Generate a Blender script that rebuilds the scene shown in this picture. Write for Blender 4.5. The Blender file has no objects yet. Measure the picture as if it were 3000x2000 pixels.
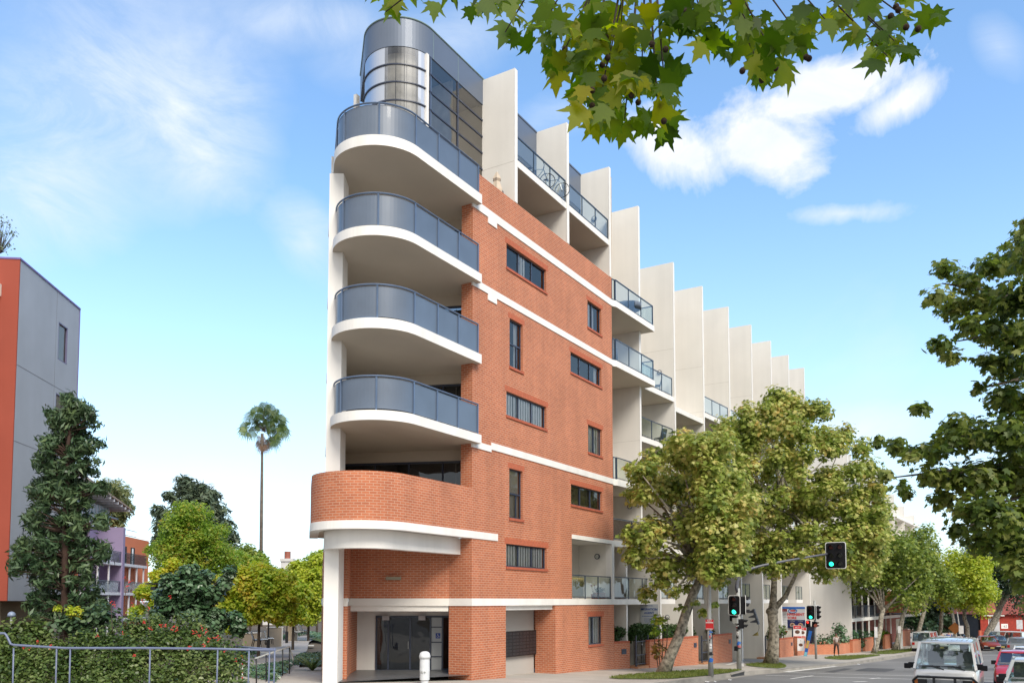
import bpy, math, random
import numpy as np
from mathutils import Vector, Matrix, Euler
random.seed(7); RNG=np.random.default_rng(7)
R=math.radians
scene=bpy.context.scene
C=scene.collection
# ---------------- camera, sky, sun, exposure ----------------
CF=2472.; HEAD=math.atan(1491/2472.); PIT=math.atan(.065); CZ=2.84
cd=bpy.data.cameras.new('camera'); cam=bpy.data.objects.new('camera',cd); C.objects.link(cam)
cd.sensor_width=36; cd.lens=CF/3000*36; cd.shift_y=(1759-CF*.065-1000)/3000; cd.clip_end=6000; cd.clip_start=.05
cam.location=(0,0,CZ); cam.rotation_euler=(math.pi/2+PIT,0,HEAD-math.pi/2)
scene.camera=cam
scene.view_settings.view_transform='Standard'; scene.view_settings.look='None'; scene.view_settings.gamma=1; scene.view_settings.exposure=.76
SUNV=Vector((-.40,-.62,.72)).normalized()
sd=bpy.data.lights.new('sun','SUN'); sd.energy=2.3; sd.angle=R(28); sd.color=(1,.93,.82)
so=bpy.data.objects.new('sun',sd); C.objects.link(so); so.rotation_euler=SUNV.to_track_quat('Z','Y').to_euler()
def campx(x,y):   # direction of a pixel of the photograph, for placing clouds in the sky
    Fv=Vector((math.cos(HEAD)*math.cos(PIT),math.sin(HEAD)*math.cos(PIT),math.sin(PIT))); Rv=Vector((math.sin(HEAD),-math.cos(HEAD),0)); Uv=Rv.cross(Fv)
    return (Fv+Rv*((x-1500)/CF)+Uv*((1759-CF*.065-y)/CF)).normalized()
W=bpy.data.worlds.new('World'); scene.world=W; W.use_nodes=True
def world():
    nt=W.node_tree; N=nt.nodes; L=nt.links; N.clear()
    out=N.new('ShaderNodeOutputWorld'); bg=N.new('ShaderNodeBackground'); bg.inputs[1].default_value=.13; L.new(bg.outputs[0],out.inputs[0])
    sky=N.new('ShaderNodeTexSky'); sky.sky_type='NISHITA'; sky.sun_disc=False
    sky.sun_elevation=math.asin(SUNV.z); sky.sun_rotation=math.atan2(SUNV.x,SUNV.y); sky.air_density=1.0; sky.dust_density=.6; sky.ozone_density=2.0
    hs=N.new('ShaderNodeHueSaturation'); hs.inputs['Saturation'].default_value=1.05; hs.inputs['Value'].default_value=1.45; tn=N.new('ShaderNodeVectorMath'); tn.operation='MULTIPLY'; tn.inputs[1].default_value=(.95,1.01,1.0); L.new(sky.outputs[0],tn.inputs[0]); L.new(tn.outputs[0],hs.inputs['Color'])
    tc=N.new('ShaderNodeTexCoord'); D=tc.outputs['Generated']
    def M(op,a,b=None,c=None,clamp=False):
        n=N.new('ShaderNodeMath'); n.operation=op; n.use_clamp=clamp
        for i,v in enumerate((a,b,c)):
            if v is None: continue
            if isinstance(v,(int,float)): n.inputs[i].default_value=v
            else: L.new(v,n.inputs[i])
        return n.outputs[0]
    def dot(v):
        n=N.new('ShaderNodeVectorMath'); n.operation='DOT_PRODUCT'; L.new(D,n.inputs[0]); n.inputs[1].default_value=v; return n.outputs['Value']
    def noise(scale,det,rough,stretch=(1,1,1),dist=0,rot=(0,0,0)):
        mp=N.new('ShaderNodeMapping'); mp.inputs['Scale'].default_value=stretch; mp.inputs['Rotation'].default_value=rot; L.new(D,mp.inputs[0])
        n=N.new('ShaderNodeTexNoise'); n.inputs['Scale'].default_value=scale; n.inputs['Detail'].default_value=det; n.inputs['Roughness'].default_value=rough; n.inputs['Distortion'].default_value=dist
        L.new(mp.outputs[0],n.inputs['Vector']); return n.outputs['Fac']
    n3=noise(7,12,.68,(1,1,1.9),.9,(.5,.3,.4)); wis=M('MULTIPLY',M('SUBTRACT',n3,.36),3.6,clamp=True); n1=noise(9,9,.62,dist=.3); n2=noise(3.2,8,.55,dist=.4)
    def blob(px,py,sx,sy,rot=0,k=1.,soft=1.2,nz=n1,edge=.0):
        d=campx(px,py); u=Vector((0,0,1)).cross(d).normalized()*-1; v=u.cross(d)
        ca,sa=math.cos(R(rot)),math.sin(R(rot)); u2=u*ca+v*sa; v2=v*ca-u*sa
        a=M('DIVIDE',dot(u2),sx/CF); b=M('DIVIDE',dot(v2),sy/CF)
        r=M('SQRT',M('ADD',M('MULTIPLY',a,a),M('MULTIPLY',b,b)))
        s=M('ADD',M('SUBTRACT',1+edge,r),M('MULTIPLY',M('SUBTRACT',nz,.5),3.2*k))
        s=M('MULTIPLY',s,soft,clamp=True)
        front=M('GREATER_THAN',dot(d),.3)
        return M('MULTIPLY',s,front)
    def mx(a,b): return M('MAXIMUM',a,b)
    cum=blob(2400,280,270,85,8,1.0,1.7)
    cum=mx(cum,blob(2220,410,240,115,-20,1.0,1.6)); cum=mx(cum,blob(2000,450,150,85,-25,.8,1.7)); cum=mx(cum,blob(2640,300,150,55,18,.9,1.3))
    cum=mx(cum,blob(2470,625,150,32,-6,.8,.9)); cum=M('MULTIPLY',cum,M('ADD',M('MULTIPLY',wis,.2),.8))
    cir=blob(330,250,620,330,30,.55,.9,n2); cir=mx(cir,blob(90,560,360,210,20,.6,.9,n2)); cir=mx(cir,blob(520,330,420,240,35,.6,.9,n2)); cir=mx(cir,blob(900,60,420,120,5,.6,.8,n2)); cir=mx(cir,blob(1280,120,520,150,12,.7,.8,n2))
    cir=mx(cir,blob(900,700,110,130,40,.9,.6,n2)); cir=mx(cir,blob(600,430,330,150,40,.6,.8,n2)); cir=mx(cir,blob(1640,330,240,90,10,1.,.5,n2)); cir=mx(cir,blob(2930,140,110,60,-60,1.,.5,n2)); cir=M('MULTIPLY',cir,M('ADD',M('MULTIPLY',wis,.66),.40))
    low=blob(560,1420,460,90,4,.7,.7,n2); low=mx(low,blob(2480,1260,200,60,6,.8,.6,n2)); low=M('MULTIPLY',low,M('ADD',M('MULTIPLY',wis,.5),.35))
    sepz=N.new('ShaderNodeSeparateXYZ'); L.new(D,sepz.inputs[0])
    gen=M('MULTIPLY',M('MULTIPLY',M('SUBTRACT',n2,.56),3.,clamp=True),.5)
    hz=M('POWER',M('SUBTRACT',1.,M('MULTIPLY',M('ABSOLUTE',sepz.outputs[2]),2.1),clamp=True),1.8); hz=M('MULTIPLY',hz,.86)
    def mix(fac,c1,c2):
        m=N.new('ShaderNodeMix'); m.data_type='RGBA'; L.new(fac,m.inputs[0])
        L.new(c1,m.inputs[6]) if not isinstance(c1,tuple) else setattr(m.inputs[6],'default_value',c1)
        m.inputs[7].default_value=c2; return m.outputs[2]
    k=5.1
    bk=M('MULTIPLY',M('SUBTRACT',.25,dot((math.cos(HEAD),math.sin(HEAD),0))),1.6,clamp=True); bk=M('MULTIPLY',bk,.85)  # white cloud cover added in the unseen sky behind the camera for fill light
    col=mix(hz,hs.outputs[0],(.74*k,.90*k,1.05*k,1))
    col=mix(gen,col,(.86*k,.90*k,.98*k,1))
    col=mix(cir,col,(.84*k,.91*k,1.0*k,1)); col=mix(low,col,(.93*k,.95*k,1.0*k,1)); col=mix(cum,col,(.93*k,.955*k,1.02*k,1))
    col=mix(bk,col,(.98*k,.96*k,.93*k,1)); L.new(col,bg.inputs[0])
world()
# ---------------- materials ----------------
def lin(c): return tuple(((v/255)/12.92 if v/255<=.04045 else ((v/255+.055)/1.055)**2.4) for v in c)
MATS={}
def mat(name,col,rough=.7,nscale=3.,namt=.12,bump=0.,metal=0.,coat=0.,streak=0.,spec=.5,emit=0.,tr=0.,bscale=None):
    if name in MATS: return MATS[name]
    m=bpy.data.materials.new(name); MATS[name]=m; m.use_nodes=True; nt=m.node_tree; N=nt.nodes; L=nt.links
    b=N['Principled BSDF']; b.inputs['Roughness'].default_value=rough; b.inputs['Metallic'].default_value=metal; b.inputs['Coat Weight'].default_value=coat; b.inputs['Specular IOR Level'].default_value=spec
    if emit: b.inputs['Emission Color'].default_value=(*col,1); b.inputs['Emission Strength'].default_value=emit
    if tr: b.inputs['Transmission Weight'].default_value=tr
    tc=N.new('ShaderNodeTexCoord')
    n=N.new('ShaderNodeTexNoise'); n.inputs['Scale'].default_value=nscale; n.inputs['Detail'].default_value=6; L.new(tc.outputs['Object'],n.inputs['Vector'])
    mr=N.new('ShaderNodeMapRange'); mr.inputs[1].default_value=.3; mr.inputs[2].default_value=.7; mr.inputs[3].default_value=1-namt; mr.inputs[4].default_value=1+namt; L.new(n.outputs['Fac'],mr.inputs[0])
    v=mr.outputs[0]
    if streak:
        mp=N.new('ShaderNodeMapping'); mp.inputs['Scale'].default_value=(2.2,2.2,.12); L.new(tc.outputs['Object'],mp.inputs[0])
        n2=N.new('ShaderNodeTexNoise'); n2.inputs['Scale'].default_value=1.; n2.inputs['Detail'].default_value=7; L.new(mp.outputs[0],n2.inputs['Vector'])
        m2=N.new('ShaderNodeMapRange'); m2.inputs[1].default_value=.35; m2.inputs[2].default_value=.7; m2.inputs[3].default_value=1; m2.inputs[4].default_value=1-streak; L.new(n2.outputs['Fac'],m2.inputs[0])
        mm=N.new('ShaderNodeMath'); mm.operation='MULTIPLY'; L.new(v,mm.inputs[0]); L.new(m2.outputs[0],mm.inputs[1]); v=mm.outputs[0]
    vm=N.new('ShaderNodeVectorMath'); vm.operation='SCALE'; vm.inputs[0].default_value=col; L.new(v,vm.inputs['Scale']); L.new(vm.outputs[0],b.inputs['Base Color'])
    if bump:
        bn=N.new('ShaderNodeTexNoise'); bn.inputs['Scale'].default_value=bscale or nscale*6; bn.inputs['Detail'].default_value=5; L.new(tc.outputs['Object'],bn.inputs['Vector'])
        bp=N.new('ShaderNodeBump'); bp.inputs['Strength'].default_value=bump; bp.inputs['Distance'].default_value=.02; L.new(bn.outputs['Fac'],bp.inputs['Height']); L.new(bp.outputs[0],b.inputs['Normal'])
    return m
def brick(name,c1,c2,mortar,w=.24,h=.086):
    m=bpy.data.materials.new(name); m.use_nodes=True; nt=m.node_tree; N=nt.nodes; L=nt.links; b=N['Principled BSDF']; b.inputs['Roughness'].default_value=.85
    tc=N.new('ShaderNodeTexCoord'); t=N.new('ShaderNodeTexBrick'); L.new(tc.outputs['UV'],t.inputs['Vector'])
    for k,v in (('Scale',1.),('Brick Width',w),('Row Height',h),('Mortar Size',.012),('Mortar Smooth',.2),('Bias',-.1)): t.inputs[k].default_value=v
    t.inputs['Color1'].default_value=(*c1,1); t.inputs['Color2'].default_value=(*c2,1); t.inputs['Mortar'].default_value=(*mortar,1)
    n=N.new('ShaderNodeTexNoise'); n.inputs['Scale'].default_value=.55; n.inputs['Detail'].default_value=8; n.inputs['Roughness'].default_value=.65; L.new(tc.outputs['Object'],n.inputs['Vector'])
    mr=N.new('ShaderNodeMapRange'); mr.inputs[1].default_value=.3; mr.inputs[2].default_value=.7; mr.inputs[3].default_value=.87; mr.inputs[4].default_value=1.13; L.new(n.outputs['Fac'],mr.inputs[0])
    vm=N.new('ShaderNodeVectorMath'); vm.operation='SCALE'; L.new(t.outputs['Color'],vm.inputs[0]); mp=N.new('ShaderNodeMapping'); mp.inputs['Scale'].default_value=(1.6,1.6,.10); L.new(tc.outputs['Object'],mp.inputs[0]); n2=N.new('ShaderNodeTexNoise'); n2.inputs['Scale'].default_value=1.; n2.inputs['Detail'].default_value=8; n2.inputs['Roughness'].default_value=.7; L.new(mp.outputs[0],n2.inputs['Vector'])
    m2=N.new('ShaderNodeMapRange'); m2.inputs[1].default_value=.42; m2.inputs[2].default_value=.72; m2.inputs[3].default_value=1.04; m2.inputs[4].default_value=.88; L.new(n2.outputs['Fac'],m2.inputs[0]); mm=N.new('ShaderNodeMath'); mm.operation='MULTIPLY'; L.new(mr.outputs[0],mm.inputs[0]); L.new(m2.outputs[0],mm.inputs[1])
    n4=N.new('ShaderNodeTexNoise'); n4.inputs['Scale'].default_value=.9; n4.inputs['Detail'].default_value=9; n4.inputs['Roughness'].default_value=.7; L.new(tc.outputs['Object'],n4.inputs['Vector']); m4=N.new('ShaderNodeMapRange'); m4.inputs[1].default_value=.56; m4.inputs[2].default_value=.75; m4.inputs[3].default_value=0; m4.inputs[4].default_value=.22; L.new(n4.outputs['Fac'],m4.inputs[0])
    L.new(mm.outputs[0],vm.inputs['Scale']); mx=N.new('ShaderNodeMix'); mx.data_type='RGBA'; L.new(m4.outputs[0],mx.inputs[0]); L.new(vm.outputs[0],mx.inputs[6]); mx.inputs[7].default_value=(*mortar,1); L.new(mx.outputs[2],b.inputs['Base Color'])
    bp=N.new('ShaderNodeBump'); bp.invert=True; bp.inputs['Strength'].default_value=.5; bp.inputs['Distance'].default_value=.01; L.new(t.outputs['Fac'],bp.inputs['Height']); L.new(bp.outputs[0],b.inputs['Normal'])
    return m
def leafmat(name,cols,trans=.35,rough=.45,nz=.9):
    m=bpy.data.materials.new(name); m.use_nodes=True; nt=m.node_tree; N=nt.nodes; L=nt.links; b=N['Principled BSDF']; b.inputs['Roughness'].default_value=rough; b.inputs['Specular IOR Level'].default_value=.35
    g=N.new('ShaderNodeNewGeometry'); tc=N.new('ShaderNodeTexCoord'); n=N.new('ShaderNodeTexNoise'); n.inputs['Scale'].default_value=nz; n.inputs['Detail'].default_value=3; L.new(tc.outputs['Object'],n.inputs['Vector'])
    a=N.new('ShaderNodeMath'); a.operation='MULTIPLY_ADD'; a.inputs[1].default_value=.62; L.new(g.outputs['Random Per Island'],a.inputs[0])
    s=N.new('ShaderNodeMath'); s.operation='MULTIPLY_ADD'; s.inputs[1].default_value=1.7; s.inputs[2].default_value=-.66; L.new(n.outputs['Fac'],s.inputs[0]); L.new(s.outputs[0],a.inputs[2])
    cr=N.new('ShaderNodeValToRGB'); L.new(a.outputs[0],cr.inputs[0]); e=cr.color_ramp.elements
    while len(e)<len(cols): e.new(.5)
    for i,c_ in enumerate(cols): e[i].position=i/(len(cols)-1); e[i].color=(*c_,1)
    L.new(cr.outputs[0],b.inputs['Base Color'])
    t=N.new('ShaderNodeBsdfTranslucent'); hs=N.new('ShaderNodeHueSaturation'); hs.inputs['Saturation'].default_value=1.05; hs.inputs['Value'].default_value=1.9; L.new(cr.outputs[0],hs.inputs['Color']); L.new(hs.outputs[0],t.inputs[0])
    mx=N.new('ShaderNodeMixShader'); mx.inputs[0].default_value=trans; L.new(b.outputs[0],mx.inputs[1]); L.new(t.outputs[0],mx.inputs[2]); L.new(mx.outputs[0],N['Material Output'].inputs[0])
    return m
def glassmat(name,tint,base_refl=.12,rough=.02,bump=True,gc=(.9,.95,1)):
    m=bpy.data.materials.new(name); m.use_nodes=True; nt=m.node_tree; N=nt.nodes; L=nt.links; N.remove(N['Principled BSDF'])
    tr=N.new('ShaderNodeBsdfTransparent'); tr.inputs[0].default_value=(*tint,1); gl=N.new('ShaderNodeBsdfGlossy'); gl.inputs['Roughness'].default_value=rough; gl.inputs['Color'].default_value=(*gc,1)
    fr=N.new('ShaderNodeFresnel'); fr.inputs[0].default_value=1.5; ad=N.new('ShaderNodeMath'); ad.operation='ADD'; ad.inputs[1].default_value=base_refl; ad.use_clamp=True; L.new(fr.outputs[0],ad.inputs[0])
    tn=N.new('ShaderNodeTexNoise'); tcn=N.new('ShaderNodeTexCoord'); tn.inputs['Scale'].default_value=.7; L.new(tcn.outputs['Object'],tn.inputs['Vector']); bp=N.new('ShaderNodeBump'); bp.inputs['Strength'].default_value=.06; bp.inputs['Distance'].default_value=.3; L.new(tn.outputs['Fac'],bp.inputs['Height']); (L.new(bp.outputs[0],gl.inputs['Normal']) if bump else None)
    mx=N.new('ShaderNodeMixShader'); L.new(ad.outputs[0],mx.inputs[0]); L.new(tr.outputs[0],mx.inputs[1]); L.new(gl.outputs[0],mx.inputs[2]); L.new(mx.outputs[0],N['Material Output'].inputs[0])
    return m
BR=brick('red_brick',(.49,.152,.066),(.39,.112,.050),(.52,.295,.20)); BR2=brick('dark_brick',(.30,.05,.028),(.22,.038,.022),(.34,.2,.15)); BRG=brick('orange_brick',(.50,.15,.06),(.42,.11,.045),(.5,.3,.2))
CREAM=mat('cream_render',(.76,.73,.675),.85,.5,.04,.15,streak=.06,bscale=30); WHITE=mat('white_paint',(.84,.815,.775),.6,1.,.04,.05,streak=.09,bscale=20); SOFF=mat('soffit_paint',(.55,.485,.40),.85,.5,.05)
SILL=mat('sill_brick',(.40,.10,.05),.8,6,.15,.2); FRM=mat('dark_blue_frame',(.035,.045,.075),.35,2,.1); RAIL=mat('steel_rail',(.06,.09,.13),.3,2,.1,metal=.4); RAILT=mat('blue_rail',(.13,.18,.27),.3,2,.1,metal=.3)
PANEL=mat('blue_grey_glass_panel',(.10,.132,.185),.38,.8,.12,coat=.25,spec=.6); FASC=mat('blue_fascia',(.13,.16,.215),.45,.8,.05,metal=.2,coat=.1)
GLASS=glassmat('window_glass',(.90,.90,.89),.06,gc=(.80,.76,.70)); RGLASS=glassmat('rail_glass',(.80,.88,.86),.05); TGL=glassmat('tinted_glass',(.30,.30,.30),.02)
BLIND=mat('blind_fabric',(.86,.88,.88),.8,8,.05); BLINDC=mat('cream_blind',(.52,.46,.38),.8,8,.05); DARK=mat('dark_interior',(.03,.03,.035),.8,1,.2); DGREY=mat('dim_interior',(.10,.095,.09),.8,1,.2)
STEEL=mat('galvanised_steel',(.36,.37,.36),.5,4,.15,.05,metal=.15,streak=.1); BLACK=mat('black_metal',(.012,.012,.014),.4,3,.2); PLAST=mat('black_plastic',(.009,.009,.011),.6,3,.2,spec=.2)
GRN=mat('green_light',(.02,1.,.55),.3,1,0,emit=2.2); REDL=mat('red_light',(1.,.03,.02),.3,1,0,emit=1.5); LENS=mat('unlit_red_lens',(.10,.012,.01),.2); LENSD=mat('unlit_dark_lens',(.02,.02,.02),.15)
LIGHTG=mat('lamp_glass',(.55,.55,.52),.2); CONC=mat('concrete',(.42,.38,.33),.9,.6,.12,.3,streak=0,bscale=14); PAVE=mat('footpath_concrete',(.40,.365,.32),.9,.5,.10,.3,bscale=12); ASPH=mat('asphalt',(.17,.165,.16),.85,.22,.22,.5,bscale=40); KERB=mat('kerb_concrete',(.27,.25,.22),.9,1.2,.22,.4); LINE=mat('road_paint',(.66,.65,.62),.7,3,.14)
SOIL=mat('soil',(.09,.065,.04),.95,.8,.3,.5); GRASS=mat('grass_lawn',(.085,.115,.02),.95,1.4,.35,.8,bscale=50); BARK=mat('plane_bark',(.27,.24,.19),.85,6.,.75,.9,bscale=14); BARKD=mat('dark_bark',(.06,.045,.035),.9,4,.3,.5)
# ---------------- mesh helpers ----------------
OFF={}
class MB:
    def __init__(s): s.v=[]; s.f=[]; s.uv=[]
    def add(s,vs,fs,uvs=None):
        o=len(s.v); s.v+= [tuple(p) for p in vs]
        for i,f in enumerate(fs):
            s.f.append([o+k for k in f]); s.uv.append(uvs[i] if uvs else None)
        return s
    def quad(s,a,b,c,d,uv=None): return s.add([a,b,c,d],[(0,1,2,3)],[uv] if uv else None)
    def box(s,x0,x1,y0,y1,z0,z1):
        if x0>x1:x0,x1=x1,x0
        if y0>y1:y0,y1=y1,y0
        if z0>z1:z0,z1=z1,z0
        return s.add([(x0,y0,z0),(x1,y0,z0),(x1,y1,z0),(x0,y1,z0),(x0,y0,z1),(x1,y0,z1),(x1,y1,z1),(x0,y1,z1)],[(3,2,1,0),(4,5,6,7),(0,1,5,4),(1,2,6,5),(2,3,7,6),(3,0,4,7)])
    def bar(s,a,b,w,d,up=(0,0,1)):
        a=Vector(a);b=Vector(b);t=(b-a).normalized();u=Vector(up)
        if abs(t.dot(u))>.98: u=Vector((1,0,0))
        n=t.cross(u).normalized();m=n.cross(t)
        vs=[p+n*(i*w/2)+m*(j*d/2) for p in (a,b) for i,j in ((-1,-1),(1,-1),(1,1),(-1,1))]
        return s.add(vs,[(3,2,1,0),(4,5,6,7),(0,1,5,4),(1,2,6,5),(2,3,7,6),(3,0,4,7)])
    def prism(s,pts,z0,z1,caps=True,sides=True,close=True,u0=0.):
        n=len(pts); vs=[(p[0],p[1],z0) for p in pts]+[(p[0],p[1],z1) for p in pts]; fs=[];uv=[]
        if sides:
            u=u0
            for i in range(n if close else n-1):
                j=(i+1)%n; l=math.hypot(pts[j][0]-pts[i][0],pts[j][1]-pts[i][1]); fs.append((i,j,n+j,n+i)); uv.append([(u,z0),(u+l,z0),(u+l,z1),(u,z1)]); u+=l
        if caps: fs+=[tuple(range(n))[::-1],tuple(range(n,2*n))]; uv+=[None,None]
        return s.add(vs,fs,uv)
    def wallpath(s,pts,z0,z1,th):   # curved wall of thickness th to the left of pts
        q=offset(pts,th); n=len(pts); vs=[];fs=[];uv=[];u=0
        for a,b in zip(pts,q): vs+=[(a[0],a[1],z0),(a[0],a[1],z1),(b[0],b[1],z1),(b[0],b[1],z0)]
        for i in range(n-1):
            l=math.hypot(pts[i+1][0]-pts[i][0],pts[i+1][1]-pts[i][1]); o=4*i;p=o+4
            fs+=[(o,p,p+1,o+1),(o+1,p+1,p+2,o+2),(o+2,p+2,p+3,o+3),(o+3,p+3,p,o)]; uv+=[[(u,z0),(u+l,z0),(u+l,z1),(u,z1)],[(u,0),(u+l,0),(u+l,th),(u,th)],[(u,z1),(u+l,z1),(u+l,z0),(u,z0)],[(u,0),(u+l,0),(u+l,th),(u,th)]]; u+=l
        fs+=[(0,1,2,3),(4*n-1,4*n-2,4*n-3,4*n-4)]; uv+=[None,None]
        return s.add(vs,fs,uv)
    def tube(s,path,r,seg=8,cap=True):
        P=[Vector(p) for p in path]; n=len(P); rs=r if isinstance(r,(list,tuple)) else [r]*n
        vs=[];fs=[]; ref=None
        for i,p in enumerate(P):
            t=(P[min(i+1,n-1)]-P[max(i-1,0)]).normalized()
            if ref is None: ref=Vector((0,0,1)) if abs(t.z)<.9 else Vector((1,0,0))
            a=t.cross(ref).normalized(); b=t.cross(a).normalized(); ref=b.cross(t).normalized() if False else ref
            for k in range(seg):
                w=2*math.pi*k/seg; vs.append(p+a*(math.cos(w)*rs[i])+b*(math.sin(w)*rs[i]))
        for i in range(n-1):
            for k in range(seg): fs.append((i*seg+k,i*seg+(k+1)%seg,(i+1)*seg+(k+1)%seg,(i+1)*seg+k))
        if cap: fs+=[tuple(range(seg))[::-1],tuple(range((n-1)*seg,n*seg))]
        return s.add(vs,fs)
    def sphere(s,c,r,seg=10,rings=6,sq=(1,1,1)):
        vs=[];fs=[]
        for i in range(rings+1):
            th=math.pi*i/rings
            for k in range(seg): ph=2*math.pi*k/seg; vs.append((c[0]+r*sq[0]*math.sin(th)*math.cos(ph),c[1]+r*sq[1]*math.sin(th)*math.sin(ph),c[2]+r*sq[2]*math.cos(th)))
        for i in range(rings):
            for k in range(seg): fs.append((i*seg+k,(i+1)*seg+k,(i+1)*seg+(k+1)%seg,i*seg+(k+1)%seg))
        return s.add(vs,fs)
    def loft(s,rings,close=True,cap=True):
        n=len(rings[0]); vs=[p for r in rings for p in r]; fs=[]
        for i in range(len(rings)-1):
            for k in range(n if close else n-1): fs.append((i*n+k,i*n+(k+1)%n,(i+1)*n+(k+1)%n,(i+1)*n+k))
        if cap: fs+=[tuple(range(n))[::-1],tuple(range((len(rings)-1)*n,len(rings)*n))]
        return s.add(vs,fs)
    def build(s,name,m,parent=None,smooth=False,bevel=0,label=None):
        me=bpy.data.meshes.new(name); o0=OFF.get(parent.name,(0,0,0)) if parent else (0,0,0)
        V=np.array(s.v,dtype=np.float64)-np.array(o0); me.from_pydata(V.tolist(),[],s.f); me.update()
        uvl=me.uv_layers.new(name='UVMap'); data=np.zeros((len(me.loops),2)); li=0
        for p,uv in zip(me.polygons,s.uv):
            if uv is None:
                nx,ny,nz=p.normal; T=(-ny,nx); l=math.hypot(*T)
                uv=[]
                for k in p.vertices:
                    v=s.v[k]
                    uv.append((v[0],v[1]) if abs(nz)>.7 or l<1e-6 else ((v[0]*T[0]+v[1]*T[1])/l,v[2]))
            for q in uv: data[li]=q; li+=1
        uvl.data.foreach_set('uv',data.ravel())
        me.materials.append(m)
        if smooth: me.polygons.foreach_set('use_smooth',[True]*len(me.polygons))
        o=bpy.data.objects.new(name,me); C.objects.link(o)
        if parent: o.parent=parent; OFF[o.name]=o0
        if bevel:
            b=o.modifiers.new('bevel','BEVEL'); b.width=bevel; b.segments=2; b.limit_method='ANGLE'; b.angle_limit=R(35)
        if label: o['label']=label
        return o
def offset(pts,d):
    out=[];n=len(pts)
    for i,p in enumerate(pts):
        a=pts[max(i-1,0)];b=pts[min(i+1,n-1)]; tx,ty=b[0]-a[0],b[1]-a[1]; l=math.hypot(tx,ty); out.append((p[0]-ty/l*d,p[1]+tx/l*d))
    return out
def tag(o,label,cat,group=None):
    o['label']=label; o['category']=cat
    if group: o['group']=group
    return o
def thing(name,label,cat,loc=(0,0,0),rz=0,group=None,world=False):
    o=bpy.data.objects.new(name,None); C.objects.link(o); o.location=loc; o.rotation_euler=(0,0,rz); o.empty_display_size=.2
    if world: OFF[o.name]=tuple(loc)
    return tag(o,label,cat,group)
def struct(o,k='structure'): o['kind']=k; return o
def copy_tree(o,parent=None):
    c=o.copy(); C.objects.link(c)
    if parent: c.parent=parent
    for ch in list(o.children): copy_tree(ch,c)
    return c
def rrect(w,h,r,seg=4):
    pts=[]
    for cx,cy,a0 in ((w/2-r,h/2-r,0),(-w/2+r,h/2-r,90),(-w/2+r,-h/2+r,180),(w/2-r,-h/2+r,270)):
        for k in range(seg+1): a=R(a0+90*k/seg); pts.append((cx+r*math.cos(a),cy+r*math.sin(a)))
    return pts
def at(x,y,D):   # a point seen at pixel x,y of the photograph, D metres ahead (level)
    Fv=Vector((math.cos(HEAD)*math.cos(PIT),math.sin(HEAD)*math.cos(PIT),math.sin(PIT))); Rv=Vector((math.sin(HEAD),-math.cos(HEAD),0)); Uv=Rv.cross(Fv)
    v=Fv+Rv*((x-1500)/CF)+Uv*((1759-CF*.065-y)/CF); return Vector((0,0,CZ))+v*(D/(v.x*math.cos(HEAD)+v.y*math.sin(HEAD)))
def text(name,s,size,m,parent,loc,rot,depth=.004,align='CENTER',sx=1.,bold=0.):
    cu=bpy.data.curves.new(name,'FONT'); cu.body=s; cu.size=size; cu.align_x=align; cu.extrude=depth; cu.offset=bold
    t=bpy.data.objects.new(name,cu); C.objects.link(t); dg=bpy.context.evaluated_depsgraph_get(); dg.update()
    me=bpy.data.meshes.new_from_object(t.evaluated_get(dg)); bpy.data.objects.remove(t)
    me.materials.clear(); me.materials.append(m); o=bpy.data.objects.new(name,me); C.objects.link(o)
    if parent: o.parent=parent
    o.location=loc; o.rotation_euler=rot; o.scale=(sx,1,1); return o
# leaf scatter
LEAF={'oval':np.array([(0,0,0),(.28,.3,.04),(.26,.7,.03),(0,1,-.06),(-.26,.7,.03),(-.28,.3,.04)]),
 'lance':np.array([(0,0,0),(.13,.4,.03),(0,1,-.08),(-.13,.4,.03)]),
 'plane':np.array([(0,0,0),(.5,.12,0),(.28,.38,.03),(.55,.72,-.05),(.2,.66,.03),(0,1.05,-.08),(-.2,.66,.03),(-.55,.72,-.05),(-.28,.38,.03),(-.5,.12,0)]),
 'curl':None,'maple':np.array([(0,-.0,0),(.16,.06,.01),(.30,-.04,-.02),(.36,.10,0),(.62,.12,-.06),(.44,.26,0),(.36,.36,.02),(.48,.44,0),(.50,.54,0),(.72,.70,-.08),(.46,.68,-.02),(.30,.62,.02),(.22,.70,.02),(.26,.84,0),(.14,.88,0),(0,1.15,-.10),(-.14,.88,0),(-.26,.84,0),(-.22,.70,.02),(-.30,.62,.02),(-.46,.68,-.02),(-.72,.70,-.08),(-.50,.54,0),(-.48,.44,0),(-.36,.36,.02),(-.44,.26,0),(-.62,.12,-.06),(-.36,.10,0),(-.30,-.04,-.02),(-.16,.06,.01)])}
LEAF['curl']=LEAF['maple'].copy(); LEAF['curl'][:,2]=LEAF['maple'][:,2]*1.6-.22*LEAF['maple'][:,0]**2-.10*LEAF['maple'][:,1]**2+.07*np.abs(LEAF['maple'][:,0])
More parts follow.
